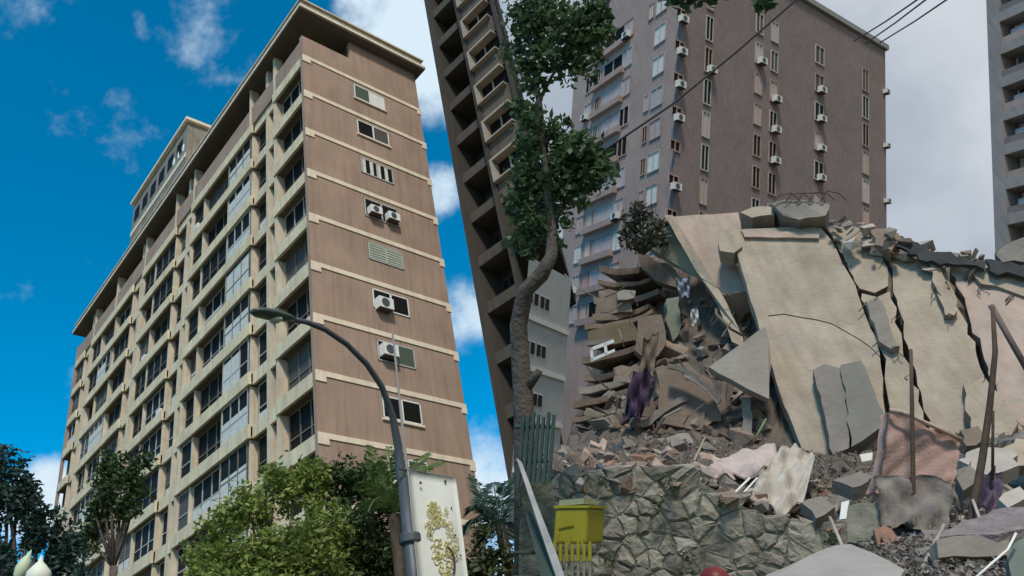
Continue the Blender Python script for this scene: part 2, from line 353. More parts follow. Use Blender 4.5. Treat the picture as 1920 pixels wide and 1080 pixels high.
# long facade
FWD = [(.27, 3.62), (6.38, 15.5), (18.3, 24.8), (26.9, 37.0), (39.0, L)]
REC = [(3.62, 6.38), (15.5, 18.3), (24.8, 26.9), (37.0, 39.0)]
PIL = [3.40, 15.28, 24.58, 36.78]; PIL2 = [4.55, 16.4, 25.5, 37.8]
FINS = [6.5, 9.75, 13.55, 18.42, 22.3, 27.02, 31.0, 34.4, 39.12]
BAYS = [(.30, 3.3), (6.72, 9.75), (9.97, 13.55), (13.77, 15.26), (18.64, 22.3), (22.52, 24.56), (27.24, 31.0), (31.22, 34.4), (34.62, 36.76), (39.34, 41.36)]
RB = [(4.8, 6.35), (16.65, 18.27), (25.75, 26.87), (38.05, 38.97)]
R2 = random.Random(11); BRONZE = mat('bronze_frame', (.20, .17, .13), rough=.5, var=.1, bump=0)
for k in range(1, NF + 1):
    z = -H * k
    for (b0, b1) in FWD:
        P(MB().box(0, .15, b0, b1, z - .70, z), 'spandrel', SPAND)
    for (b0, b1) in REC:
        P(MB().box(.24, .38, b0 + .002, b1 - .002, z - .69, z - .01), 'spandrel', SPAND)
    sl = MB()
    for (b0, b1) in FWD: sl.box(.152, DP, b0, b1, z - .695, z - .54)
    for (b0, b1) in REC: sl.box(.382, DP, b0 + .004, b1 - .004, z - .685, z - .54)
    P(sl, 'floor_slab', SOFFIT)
    ztop = z + H - .71 if k > 1 else .33
    for b in PIL: P(MB().box(.08, DP, b, b + .24, z + .002, ztop), 'pilaster', FIN)
    for b in PIL2: P(MB().box(.22, DP, b, b + .30, z - .692, z + H - .694 if k > 1 else .33), 'pilaster', FIN)
    for b in (FINS if k > 1 else FINS[::3]): P(MB().box(.20 if k > 1 else .02, DP, b + .04, b + .18, z + .002, ztop), 'fin', FIN)
    if k == 1: continue
    for j, (b0, b1) in enumerate(BAYS + RB):
        rec = j >= len(BAYS); zb, zt = z + .004, z + H - .72
        white = j in (1, 7) and R2.random() < .82
        a = DP - .04 if rec else (R2.choice((.28, .4)) if R2.random() < .6 else DP - .05)
        if white: a = .19
        if j == 0: a = DP - .06
        w = P(MB().box(a, a + .03, b0 + .02, b1 - .02, zb, zt), 'window', R2.choice((GLASSD, GLASSD, GLASSD, GLASSD, GLASSD, GLASSV)))
        n = max(1, round((b1 - b0) / 1.1)); fr = MB()
        for q in range(n + 1):
            bb = b0 + .02 + (b1 - b0 - .1) * q / n; fr.box(a - .05, a - .002, bb, bb + .06, zb, zt)
        fr.box(a - .045, a - .003, b0 + .02, b1 - .02, zt - .07, zt - .001); fr.box(a - .045, a - .003, b0 + .02, b1 - .02, zb + .85, zb + .91)
        P(fr, 'window_frame', R2.choice((BRONZE, BRONZE, ALU)), w)
        if white or R2.random() < .2:
            hgt = R2.uniform(.45, .95) * (zt - zb) if white else R2.uniform(.25, .5) * (zt - zb)
            q0 = R2.choice((0, 0, 1)) if n > 1 else 0
            P(MB().box(a - .025, a - .006, b0 + .1 + (b1 - b0) * q0 / n * .9, b1 - .08, zb + .02, zb + .02 + hgt), 'blind', BLIND, w)
        if not rec and R2.random() < .10 and a < .7: P(MB().box(a - .26, a - .06, b0 + .5, b0 + 1.1, zb + .1, zb + .5), 'air_conditioner', WHITE, w)
# penthouse on the roof
ph = P(MB().box(1.5, 6.0, 21.3, 34.0, 1.41, 11.0), 'penthouse', CORN)
P(MB().box(1.2, 6.3, 21.0, 34.3, 11.002, 11.3), 'penthouse_roof', CREAM, ph)
P(MB().box(1.44, 1.498, 21.3, 34.0, 7.0, 7.5), 'penthouse_band', CREAM, ph)
for q in range(6): P(MB().box(1.46, 1.499, 22.2 + q * 2.0, 23.4 + q * 2.0, 8.4, 9.8), 'penthouse_window', GLASSD, ph)
for q in range(3): P(MB().lathe((1.9, 22.0 + q * 1.0, 8.0), [(.05, 0), (.45, .1), (.5, .5), (.45, .9), (.1, 1.0)], 12), 'water_tank', WHITE, ph)

# ================================================================== dark tower beside it
tw = thing('dark_tower', 'brown tower coloured dark as in shade, with recessed balconies and cream framed windows beside the brown block', 'building', tf(FT, (3, 4, 0)))
def T(mb, name, mt, parent=tw): return build(mb, name, mt, parent, FT)
TH = 2.87; TE = 5.55; TT = 63.0; nT = 23
sd_ = FT[:3, :3].T @ np.array([.285, .9585, 0])          # its far side runs obliquely back
ob = (sd_[0] / sd_[1])
def TB(x1, y0, y1, z0, z1, x0=0): return MB().prism([(x0, y0, z0), (x1 + ob * y0, y0, z0), (x1 + ob * y1, y1, z0), (x0, y1, z0)], (0, 0, z1 - z0))
ZS = 24.95                                         # the projecting window bay starts above this height
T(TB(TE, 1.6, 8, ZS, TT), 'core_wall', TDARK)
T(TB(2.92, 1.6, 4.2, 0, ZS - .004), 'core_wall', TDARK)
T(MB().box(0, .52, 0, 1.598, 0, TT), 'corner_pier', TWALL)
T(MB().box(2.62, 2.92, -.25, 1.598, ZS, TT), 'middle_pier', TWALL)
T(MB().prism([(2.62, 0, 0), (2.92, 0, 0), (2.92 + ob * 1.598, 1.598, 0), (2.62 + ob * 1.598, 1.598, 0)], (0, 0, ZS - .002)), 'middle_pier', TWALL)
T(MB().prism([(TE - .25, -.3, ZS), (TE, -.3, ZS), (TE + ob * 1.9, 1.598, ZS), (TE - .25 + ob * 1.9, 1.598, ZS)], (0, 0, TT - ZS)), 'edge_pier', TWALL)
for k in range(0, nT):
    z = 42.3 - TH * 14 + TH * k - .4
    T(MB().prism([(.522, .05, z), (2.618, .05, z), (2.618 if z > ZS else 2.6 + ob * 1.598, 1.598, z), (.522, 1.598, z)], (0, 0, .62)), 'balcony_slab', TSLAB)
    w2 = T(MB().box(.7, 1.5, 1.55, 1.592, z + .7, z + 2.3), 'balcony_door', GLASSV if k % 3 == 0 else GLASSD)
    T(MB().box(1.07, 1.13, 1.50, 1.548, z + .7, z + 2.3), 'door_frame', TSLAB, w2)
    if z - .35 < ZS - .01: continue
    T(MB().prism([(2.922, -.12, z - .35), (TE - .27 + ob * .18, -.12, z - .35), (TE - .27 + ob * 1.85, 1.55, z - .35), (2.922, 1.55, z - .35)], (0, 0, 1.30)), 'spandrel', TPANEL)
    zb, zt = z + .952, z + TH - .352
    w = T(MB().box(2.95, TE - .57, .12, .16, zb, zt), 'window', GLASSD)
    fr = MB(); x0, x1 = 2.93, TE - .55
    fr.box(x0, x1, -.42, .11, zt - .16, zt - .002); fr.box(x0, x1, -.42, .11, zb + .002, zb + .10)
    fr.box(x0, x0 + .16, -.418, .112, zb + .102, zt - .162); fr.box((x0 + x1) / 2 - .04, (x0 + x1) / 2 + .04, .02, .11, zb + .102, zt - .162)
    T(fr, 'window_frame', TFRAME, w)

# ================================================================== street lamp, banner and mast
DL = 12.0
def lp(x, y, d=DL): return at(x, y, d)
pb = lp(768, 1000)
lamp = thing('street_lamp', 'curved grey street lamp arching in front of the brown end wall', 'street lamp', (pb[0], pb[1], 0))
ptop = lp(748, 868); pole_xy = (pb[0], pb[1])
pole = [(pb[0], pb[1], 0), (pb[0], pb[1], 4), (pb[0], pb[1], float(lp(752, 900)[2]))]
build(MB().tube(pole, [.15, .13, .105], 14), 'pole', STEEL, lamp, smooth=True)
top = np.array(pole[-1])
arm_px = [(751, 890, 12.0), (747, 840, 11.9), (736, 780, 11.7), (716, 725, 11.4), (688, 683, 11.1), (650, 645, 10.75), (610, 618, 10.4), (575, 604, 10.1), (545, 598, 9.9)]
arm = [top - (0, 0, .3)] + [lp(*q) for q in arm_px]
build(MB().tube(arm, [.085, .08, .07, .06, .052, .048, .045, .042, .04, .038], 10), 'arm', STEEL, lamp, smooth=True)
h0 = lp(552, 600, 9.9); h1 = lp(474, 584, 9.3); ax = (h1 - h0) / np.linalg.norm(h1 - h0); sd = np.cross(ax, (0, 0, 1)); sd /= np.linalg.norm(sd); hu = np.cross(sd, ax)
HEADM = mat('lamp_head_green', (.07, .10, .085), rough=.4, var=.1, bump=.03)
hd = MB(); rings = [(0, .045, .04), (.10, .10, .07), (.28, .135, .085), (.42, .12, .075), (.50, .06, .04)]
hl = np.linalg.norm(h1 - h0); vs_ = []
for (t, wd, ht) in rings:
    for q in range(12):
        an = 2 * math.pi * q / 12; vs_.append(h0 + ax * (t / .5 * hl) + sd * wd * math.cos(an) + hu * (ht * (math.sin(an) if math.sin(an) > 0 else .55 * math.sin(an))))
hd.add(vs_, [(i * 12 + q, i * 12 + (q + 1) % 12, (i + 1) * 12 + (q + 1) % 12, (i + 1) * 12 + q) for i in range(4) for q in range(12)] + [tuple(range(11, -1, -1)), tuple(range(48, 60))])
head = build(hd, 'lamp_head', HEADM, lamp, smooth=True)
gl = MB().lathe(h0 + ax * hl * .48 - hu * .055, [(.10, 0), (.085, .03), (.04, .05)], 14, -hu)
build(gl, 'lens', mat('lamp_lens', (.55, .60, .52), rough=.25, var=.05, bump=0), head, smooth=True)
build(MB().lathe((pb[0], pb[1], 4.9), [(.16, 0), (.17, .02), (.17, .12), (.16, .14)], 14), 'clamp', STEEL, lamp)
# banner
bl_t = lp(765, 880, 11.85); q_ = ray(853, 897); br_t = CAM + q_ * ((bl_t[2] - CAM[2]) / q_[2])     # the top edge is level
bdir = br_t - bl_t; bdir[2] = 0; bw = np.linalg.norm(bdir); bdir /= bw
zt = float(bl_t[2]); bn = np.cross(bdir, (0, 0, 1)); bn = bn if bn @ (CAM - bl_t) > 0 else -bn
FB = np.eye(4); FB[:3, 0] = bdir; FB[:3, 1] = -bn; FB[:3, 3] = (bl_t[0], bl_t[1], zt)
ban = thing('pole_banner', 'white banner with a gold swirling ornament fixed to the lamp pole', 'banner', (bl_t[0], bl_t[1], zt - 2.6))
BANM = mat('banner_cloth', (.80, .80, .71), rough=.7, var=.05, scale=1.5, bump=.15, bscale=5)
vb = []; nx, nz = 8, 20
for j in range(nz + 1):
    for i in range(nx + 1):
        u, v = i / nx, j / nz; vb.append((u * bw, .02 * math.sin(u * 5 + v * 3), -v * 2.6))
qf = [(j * (nx + 1) + i, j * (nx + 1) + i + 1, (j + 1) * (nx + 1) + i + 1, (j + 1) * (nx + 1) + i) for j in range(nz) for i in range(nx)]
nV = len(vb); vb2 = vb + [(x, y + .012, z) for x, y, z in vb]
edge_ = [0 + i for i in range(nx + 1)] + [(j) * (nx + 1) + nx for j in range(1, nz + 1)] + [nz * (nx + 1) + i for i in range(nx - 1, -1, -1)] + [j * (nx + 1) for j in range(nz - 1, 0, -1)]
qf2 = qf + [tuple(i + nV for i in reversed(q)) for q in qf] + [(edge_[i], edge_[(i + 1) % len(edge_)], edge_[(i + 1) % len(edge_)] + nV, edge_[i] + nV) for i in range(len(edge_))]
build(MB().add(vb2, qf2), 'banner_sheet', BANM, ban, FB, smooth=True)
build(MB().tube([(-.16, .03, .0), (bw + .03, .03, .0)], .018, 8), 'banner_rail', STEEL, ban, FB)
build(MB().tube([(-.16, .03, -2.6), (bw + .03, .03, -2.6)], .018, 8), 'banner_rail', STEEL, ban, FB)
GOLD = mat('gold_ornament', (.60, .52, .20), rough=.6, var=.2, scale=20, bump=0)
orn = MB(); R3 = random.Random(4)
def curl(cx, cz, r, t0, turns, wd):
    pts = []
    for i in range(14):
        q = i / 13; an = t0 + turns * 2 * math.pi * q; rr = r * (1 - .8 * q); pts.append((cx + rr * math.cos(an), -.034 + .02 * math.sin((cx / bw) * 5), cz + rr * math.sin(an)))
    orn.tube(pts, [wd * (1 - .6 * i / 13) for i in range(14)], 5)
for i in range(84):
    tz = R3.random(); cz = -.48 - tz * 1.15; half = .25 * math.sin(math.pi * min(1, .12 + tz * .9)) + .03
    curl(bw * .52 + R3.uniform(-1, 1) * half, cz, R3.uniform(.035, .085), R3.uniform(0, 6.28), R3.choice((-1, 1)) * R3.uniform(.7, 1.3), .0085)
build(orn, 'ornament', GOLD, ban, FB)
big = MB(); pts = [(bw * .60 + .10 * math.cos(t), -.045, -1.35 + .20 * math.sin(t)) for t in np.linspace(-1.4, 1.7, 14)]
big.tube(pts, [.006 + .012 * math.sin(math.pi * i / 13) for i in range(14)], 6); build(big, 'dark_stroke', mat('dark_ink', (.06, .055, .05), var=.1, bump=0), ban, FB)
for (u, z) in [(.20, -.20), (.74, -.10), (.80, -.52), (.80, -.95), (.86, -1.25), (.30, -.55), (.28, -1.0)]:
    sz = .022 if z > -.3 else .013
    build(MB().lathe((u * bw, -.03, z), [(sz, 0), (sz, .014), (sz * .6, .018)], 10, (0, -1, 0)), 'eyelet', mat('eyelet_dark', (.05, .06, .05), var=.1, bump=0), ban, FB)
# slim mast behind the lamp
mt0 = lp(736, 622, 13.5)
mast = build(MB().tube([(mt0[0], mt0[1], 0), (mt0[0], mt0[1], 5), tuple(mt0)], [.045, .035, .02], 8), 'thin_mast', mat('mast_grey', (.30, .28, .26), rough=.5, var=.1, bump=0))
tag(mast, 'thin pale metal mast rising beside the lamp arm', 'mast')

# ================================================================== vegetation by the intact block
def tree(name, label, cat, blobs, d, trunk_px, lm, bark, size, dens, group=None, fr=None, aspect=.45, twigs=18, tr=.14, trunk_d=None, spread=.20):
    """blobs: (x px, y px, radius px, depth offset m)"""
    un = (lambda x, y, dd: tf(FR, pr(x, y, dd))) if fr else (lambda x, y, dd: at(x, y, dd))
    base = un(*trunk_px, trunk_d or d)
    t = thing(name, label, cat, (base[0], base[1], 0 if fr is None else base[2]), group)
    Cs = []; pts = []
    for (x, y, r, o) in blobs:
        c = un(x, y, d + o); rr = r * np.linalg.norm(c - CAM) / FPX; Cs.append((c, rr)); pts.append(clump_points(c, rr, int(dens * rr ** 2 / size ** 2), twigs, spread))
    v, f = leaf_arrays(np.concatenate(pts), size, aspect=aspect)
    emit_quads('crown', v, f, lm, t)
    zc = min(c[2] for c, _ in Cs); cen = np.mean([c for c, _ in Cs], axis=0)
    if fr is None:
        fork = np.array([base[0] * .6 + cen[0] * .4, base[1] * .6 + cen[1] * .4, max(1.0, zc - .8)])
        build(MB().tube([(base[0], base[1], -.1), (base[0] + .05, base[1], fork[2] * .5), fork], [tr * 1.3, tr, tr * .8], 10), 'trunk', bark, t, smooth=True)
        for c, rr in Cs:
            mid = (fork + c) / 2 + rng.normal(size=3) * rr * .15; build(MB().tube([fork, mid, c], [tr * .5, tr * .3, tr * .12], 6), 'limb', bark, t, smooth=True)
    return t, Cs
LEAF_B = leaf_mat('leaf_yellow_green', (.10, .155, .025), (.34, .40, .10))
LEAF_D = leaf_mat('leaf_dark_green', (.022, .05, .016), (.085, .13, .04), .25)
LEAF_T = leaf_mat('leaf_blue_green', (.018, .050, .046), (.055, .10, .075), .2)
LEAF_O = leaf_mat('leaf_olive', (.05, .075, .03), (.12, .14, .06), .3)
tree('leafy_tree', 'bright yellow-green leafy tree low in front of the brown block', 'tree',
     [(395, 1052, 44, 0), (428, 1000, 46, .3), (470, 960, 50, 0), (515, 925, 46, .3), (560, 900, 40, .5), (600, 885, 24, .5), (380, 1075, 34, 0), (470, 1062, 62, -.3), (545, 1040, 66, -.2), (430, 1090, 60, -.3), (610, 1000, 55, .2), (590, 925, 30, .6), (500, 1110, 70, -.3), (600, 1085, 70, -.3)],
     12.5, (500, 1075), LEAF_B, BARKB, .105, 56)
tree('leafy_tree', 'darker green tree behind the yellow-green one, left of the lamp pole', 'tree',
     [(610, 900, 36, 0), (650, 915, 46, 0), (695, 930, 52, 0), (660, 1010, 62, -.2), (715, 1030, 66, 0), (640, 1080, 60, -.3), (735, 985, 42, .2), (710, 1100, 70, 0), (700, 890, 30, .3), (762, 1040, 44, .5), (770, 1090, 50, .5)],
     13.6, (680, 1080), LEAF_D, BARKB, .11, 56)
tree('leafy_tree', 'small dark tree in front of the facade, left of the leafy clumps', 'tree',
     [(205, 872, 30, 0), (245, 880, 33, 0), (228, 905, 40, 0), (195, 920, 26, 0), (255, 925, 26, 0), (210, 955, 30, 0), (180, 985, 26, .4), (240, 965, 20, 0), (160, 1015, 28, .4), (175, 950, 16, 0)],
     24.0, (222, 1080), LEAF_D, BARK, .18, 46)
tree('leafy_tree', 'blue-green tree rising at the lower left corner against the sky', 'tree',
     [(8, 885, 36, 0), (35, 912, 38, 0), (15, 945, 42, 0), (55, 960, 34, 0), (85, 985, 36, 0), (115, 1010, 30, .5), (100, 1040, 38, .3), (135, 1050, 30, .5), (60, 1010, 26, .2), (8, 1065, 40, -.2), (-20, 910, 40, 0), (130, 1085, 40, .3), (-10, 1040, 30, 0)],
     17.0, (40, 1080), LEAF_T, BARK, .14, 50)
tree('leafy_tree', 'olive leafy tree right of the white banner, below the palm fronds', 'tree',
     [(900, 1050, 34, 0), (925, 1075, 40, 0), (880, 1085, 34, 0), (905, 1000, 22, 0), (948, 1040, 22, 0)],
     14.0, (910, 1085), LEAF_O, BARKB, .13, 45)
# palms: fronds are parts
def frond(base, tip, sag, nleaf, ll, lm, parent, wd=.02):
    base, tip = np.array(base), np.array(tip); mid = (base + tip) / 2 + np.array([0, 0, sag])
    q = np.linspace(0, 1, nleaf); P_ = np.outer((1 - q) ** 2, base) + np.outer(2 * q * (1 - q), mid) + np.outer(q ** 2, tip)
    mb = MB().tube(P_[::max(1, nleaf // 10)], .012, 5)
    for i in range(2, nleaf):
        t = P_[min(i + 1, nleaf - 1)] - P_[i - 1]; t /= np.linalg.norm(t); s_ = np.cross(t, (0, 0, 1.)); s_ /= np.linalg.norm(s_) + 1e-6
        for sg in (-1, 1):
            l_ = ll * math.sin(math.pi * (.18 + .75 * q[i])) * random.uniform(.85, 1.15)
            e = P_[i] + (t * .55 + sg * s_ * .8 + np.array([0, 0, random.uniform(-.45, -.05)])) * l_; u = np.cross(e - P_[i], s_ * sg + (0, 0, .3)); u = u / (np.linalg.norm(u) + 1e-6) * wd
            c = (P_[i] + e) / 2
            mb.add([P_[i], c + u, e, c - u], [(0, 1, 2, 3)])
    return build(mb, 'frond', lm, parent)
PALM = leaf_mat('palm_leaf', (.07, .13, .03), (.19, .25, .07)); PALMD = leaf_mat('palm_leaf_dark', (.03, .07, .055), (.08, .13, .09), .2)
def palm(label, crown_px, d, tips, lm, ll, trunk=True):
    c = at(*crown_px, d); t = thing('palm_tree', label, 'palm', (c[0], c[1], 0), 'palms beside the lamp pole')
    build(MB().tube([(c[0], c[1], 0), (c[0] + .1, c[1], c[2] * .5), tuple(c)], [.16, .12, .10], 10), 'trunk', BARKB, t, smooth=True)
    for (x, y, o, sag) in tips: frond(c, at(x, y, d + o), sag, 34, ll, lm, t)
palm('green palm with upright fronds left of the banner top', (738, 965), 12.8, [(694, 835, .3, .15), (705, 870, -.2, .3), (728, 838, .5, .1), (672, 905, -.4, .35), (828, 868, .6, .45), (800, 850, .9, .35), (690, 960, -.9, .5), (840, 905, 1.0, .5), (772, 905, -.8, .3)], PALM, .38)
palm('blue-green palm with arching fronds right of the banner', (938, 985), 14.5, [(884, 892, .3, .1), (925, 905, .6, .3), (955, 900, .3, .4), (880, 955, -.3, .45), (872, 1000, -.5, .5), (962, 950, .8, .5), (905, 1050, -.8, .6), (955, 1060, -.4, .6), (900, 925, .9, .2)], PALMD, .42)
# white garden lantern at the lower left
lb_ = at(72, 1080, 9.0)
lan = thing('garden_lantern', 'white onion-shaped lantern at the bottom left among dark leaves', 'lantern', (lb_[0], lb_[1], 0))
LANM = mat('lantern_white', (.74, .76, .62), rough=.5, var=.06, bump=.03)
build(MB().lathe(lb_ + (0, 0, -.05), [(.03, -.12), (.09, -.08), (.125, .02), (.12, .09), (.07, .15), (.03, .19), (.006, .26)], 16), 'globe', LANM, lan, smooth=True)
build(MB().tube([(lb_[0], lb_[1], 0), (lb_[0], lb_[1], lb_[2] - .16)], .04, 10), 'post', STEEL, lan)
l2 = at(42, 1066, 9.4)
lan2 = thing('garden_lantern', 'tilted pale lantern half hidden left of the white onion-shaped one', 'lantern', (l2[0], l2[1], 0))
build(MB().lathe(l2, [(.02, -.14), (.06, -.08), (.075, 0), (.06, .08), (.025, .14), (.005, .20)], 14, (.35, 0, 1)), 'globe', mat('lantern_green', (.56, .64, .42), rough=.5, var=.06, bump=.03), lan2, smooth=True)
build(MB().tube([(l2[0], l2[1], 0), (l2[0], l2[1], l2[2] - .12)], .03, 10), 'post', STEEL, lan2)
# ================================================================== hillside plot: terrain
def R(x, y, d): return pr(x, y, d)
kL = pr(992, 900, 1.0)[0]                         # left limit of the plot, beside the dark tower
hv = []; hf = []; ys = [1.5, 6, 12, 20, 32, 50, 80, 130]
for yy in ys:
    for j, xx in enumerate(np.linspace(kL * yy, 1.2 * yy + 14, 12)): hv.append((xx, yy, -1.80 + .05 * math.sin(xx * .7 + yy)))
nr = len(ys)
hf = [(i * 12 + j, i * 12 + j + 1, (i + 1) * 12 + j + 1, (i + 1) * 12 + j) for i in range(nr - 1) for j in range(11)]
wv = MB().add(hv, hf).world(FR)
ring = [i * 12 for i in range(nr)] + [(nr - 1) * 12 + j for j in range(1, 12)] + [i * 12 + 11 for i in range(nr - 2, -1, -1)] + list(range(10, 0, -1))
low = wv[ring].copy(); low[:, 2] = -.5; n0 = len(wv)
hf2 = hf + [(ring[i], ring[(i + 1) % len(ring)], n0 + (i + 1) % len(ring), n0 + i) for i in range(len(ring))]
tag(emit('hillside', np.vstack([wv, low]), hf2, GROUND), kind='structure')

# ================================================================== mauve tower behind the ruins
def dirR(x):
    r = RI @ ray(x, 832); r[2] = 0; return r / np.linalg.norm(r)
dRt, dLt = dirR(3350), dirR(230); K = pr(1262, 390, 60.0); K[2] = 0
def face_frame(d):
    n = np.array([-d[1], d[0], 0]); n = n if n @ K > 0 else -n          # inward
    F = np.eye(4); F[:3, 0] = FR[:3, :3] @ d; F[:3, 1] = FR[:3, :3] @ n; F[:3, 2] = FR[:3, 2]; F[:3, 3] = tf(FR, K); return F, n
F1, n1 = face_frame(dRt); F2, n2 = face_frame(dLt)
def on_face(x, y, d, n):
    r = RI @ ray(x, y); t = (K @ n) / (r @ n); q = r * t - K; return float(q @ d), float(q[2])
ER = on_face(1661, 250, dRt, n1)[0]; EL = on_face(1066, 300, dLt, n2)[0]; ZT = on_face(1580, 46, dRt, n1)[1]
mt_ = thing('mauve_tower', 'tall mauve-brown tower with scattered windows standing behind the collapsed building', 'building', tf(FR, (K[0], K[1] + 8, -1.8)))
pl = [K, K + dRt * ER, K + dRt * ER + dLt * EL, K + dLt * EL]
zb_ = -6.0
build(MB().prism([(p[0], p[1], zb_) for p in pl], (0, 0, ZT - zb_)), 'tower_wall', MAUVE, mt_, FR)
build(MB().box(.3, EL, -.05, -.004, zb_, ZT), 'side_tint', MAUVE2, mt_, F2)  # left face takes the lighter tint that makes up for missing sun
build(MB().prism([(p[0] - .0, p[1], ZT + .004) for p in [K - (dRt + dLt) * .25, K + dRt * (ER + .3) - dLt * .25, K + dRt * ER + dLt * EL, K + dLt * (EL + .3) - dRt * .25]], (0, 0, .5)), 'roof_edge', GREYW, mt_, FR)
R5 = random.Random(5)
zc0 = [on_face(1325, y, dRt, n1)[1] for y in (52, 107, 175, 238, 308, 362)]
fh = (zc0[0] - zc0[-1]) / 5
def win(F, e, z, w, h, face_mat, frame=WHITE, out=-.055, ac=0, open_=False, name='window'):
    o = build(MB().box(e - w / 2, e + w / 2, out - .02, out, z - h / 2, z + h / 2), name, face_mat, mt_, F)
    fr = MB()
    for (a0, a1, b0, b1) in [(-w / 2 - .06, w / 2 + .06, h / 2, h / 2 + .08), (-w / 2 - .06, w / 2 + .06, -h / 2 - .1, -h / 2), (-w / 2 - .07, -w / 2, -h / 2, h / 2), (w / 2, w / 2 + .07, -h / 2, h / 2), (-.03, .03, -h / 2, h / 2)]:
        fr.box(e + a0, e + a1, out - .09, out - .005 if a0 != -.03 else out - .022, z + b0, z + b1)
    build(fr, 'window_frame', frame, o, F)
    if ac: ac_unit(o, e - w * .3 if ac == 1 else e - .35, z - h / 2 - (.15 if ac == 1 else .5), F, out - .5, w=.8, h=.55)
    return o
zc = zc0[0]
for fl in range(-1, 9):
    z = zc - fh * fl
    for ci, (x, y, w, h) in enumerate([(1325, 175, .75, 2.0), (1420, 190, .85, 1.75), (1449, 200, .85, 1.75), (1535, 220, 1.2, 1.6), (1622, 250, .9, 2.1)]):
        e = on_face(x, y, dRt, n1)[0]; q = R5.random()
        m_ = GLASSD if q < .55 else (LILAC if q < .85 else GLASSV)
        if ci == 4 and fl in (3, 4): m_ = mat('pale_pink_blind', (.62, .47, .45), var=.08, bump=0)
        win(F1, e, z + (0, .1, .1, .25, .3)[ci], w, h, m_, R5.choice((LILAC, ALU, MAUVE2, MAUVE2)), ac=(1 if R5.random() < .30 and ci < 4 else 0), out=-.004)
    e = on_face(1268, 200, dRt, n1)[0]; win(F1, e, z, 1.0, .7, GLASSD, MAUVE2, out=-.004, ac=2 if R5.random() < .55 else 0)
    if fl % 2: ac_unit(mt_, ER - .45, z, F1, -.40, .6, .4)
    for ci, (x, y, w, h) in enumerate([(1088, 432, 1.1, 1.5), (1106, 421, .6, 1.5), (1134, 408, 2.9, 1.5), (1161, 395, 1.3, 1.6), (1204, 376, .55, 1.3), (1224, 366, 1.35, 1.5)]):
        e = on_face(x, y, dLt, n2)[0]; q = R5.random()
        if ci == 4 and q < .35: continue
        zz = on_face(1224, 366, dLt, n2)[1] + fh * (5 - fl)
        m_ = (LILAC if q < .6 else (GLASSD if q < .85 else WHITE)); 
        win(F2, e, zz, w, h, m_, R5.choice((LILAC, MAUVE2, MAUVE2, ALU)), ac=(1 if R5.random() < .12 else 0))
        if ci == 2:
            build(MB().box(e - w / 2 - .3, e + w / 2 + 1.6, -.50, -.06, zz - 1.25, zz - .70), 'balcony', MAUVE2, mt_, F2)

# ================================================================== grey block at the right edge
K2 = pr(1858, 250, 48.0); K2[2] = 0; dB = -dirR(260)
FB2 = np.eye(4); nB = np.array([-dB[1], dB[0], 0]); nB = nB if nB @ K2 > 0 else -nB
FB2[:3, 0] = FR[:3, :3] @ dB; FB2[:3, 1] = FR[:3, :3] @ nB; FB2[:3, 2] = FR[:3, 2]; FB2[:3, 3] = tf(FR, K2)
gb = thing('grey_block', 'grey apartment block with stacked recessed balconies at the right edge', 'building', tf(FR, (K2[0] + 4, K2[1] + 3, -1.8)))
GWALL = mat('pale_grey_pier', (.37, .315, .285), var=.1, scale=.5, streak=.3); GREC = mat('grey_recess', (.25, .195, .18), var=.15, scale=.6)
LB = 12.0
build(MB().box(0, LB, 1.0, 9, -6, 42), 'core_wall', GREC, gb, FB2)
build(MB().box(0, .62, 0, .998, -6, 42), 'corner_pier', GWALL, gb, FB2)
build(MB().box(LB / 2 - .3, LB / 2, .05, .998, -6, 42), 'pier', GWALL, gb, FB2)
zs = [ (RI @ ray(1885, y)) for y in (36, 420)]
def zB(x, y):
    r = RI @ ray(x, y); t = (K2 @ nB) / (r @ nB); return (r * t)[2]
z_hi, z_lo = zB(1876, 40), zB(1876, 424); fB = (z_hi - z_lo) / 6
for i in range(-2, 9):
    z = z_hi - fB * i                             # top of an opening
    build(MB().box(.622, LB, .02, .998, z, z + fB * .30), 'balcony_slab', GWALL, gb, FB2)
    w = build(MB().box(.8, 4.6, .94, .996, z - fB * .66, z - .05), 'window', R5.choice((GLASSV, GLASSD, LILAC)), gb, FB2)
    fr = MB()
    for e in (.8, 1.5, 2.7, 3.6): fr.box(e, e + .08, .88, .938, z - fB * .66, z - .06)
    fr.box(.8, 4.6, .885, .937, z - fB * .40, z - fB * .36); build(fr, 'window_frame', R5.choice((ALU, WHITE)), w, FB2)
    if i in (0, 2, 3, 5): build(MB().box(1.0, 1.7, .3, .8, z - fB * .66, z - fB * .3), 'balcony_shelf', R5.choice((WHITE, LILAC)), gb, FB2)
    build(MB().box(.64, LB, .06, .16, z - fB * .70 + .002, z - fB * .5), 'parapet', GREC if i % 2 else MAUVE2, gb, FB2)

# ================================================================== pale building far left of the plot
wb0 = pr(966, 800, 30.0); wb1 = pr(1052, 800, 34.0); wtop = pr(1000, 492, 31.0)[2]
dW = wb1 - wb0; dW[2] = 0; lW = np.linalg.norm(dW); dW /= lW; nW = np.array([-dW[1], dW[0], 0]); nW = nW if nW @ wb0 > 0 else -nW
FWB = np.eye(4); FWB[:3, 0] = FR[:3, :3] @ dW; FWB[:3, 1] = FR[:3, :3] @ nW; FWB[:3, 2] = FR[:3, 2]; FWB[:3, 3] = tf(FR, (wb0[0], wb0[1], 0))
wbd = thing('white_building', 'pale white building seen behind the tree trunk, left of the mauve tower', 'building', tf(FR, (wb0[0] + 1, wb0[1] + 2, -1.8)))
WBM = mat('pale_blue_white', (.50, .52, .515), var=.06, scale=.6, streak=.2)
vb0 = wb0 * (1 + 5 / wb0[1]); vb1 = wb1 * (1 + 4 / wb1[1])
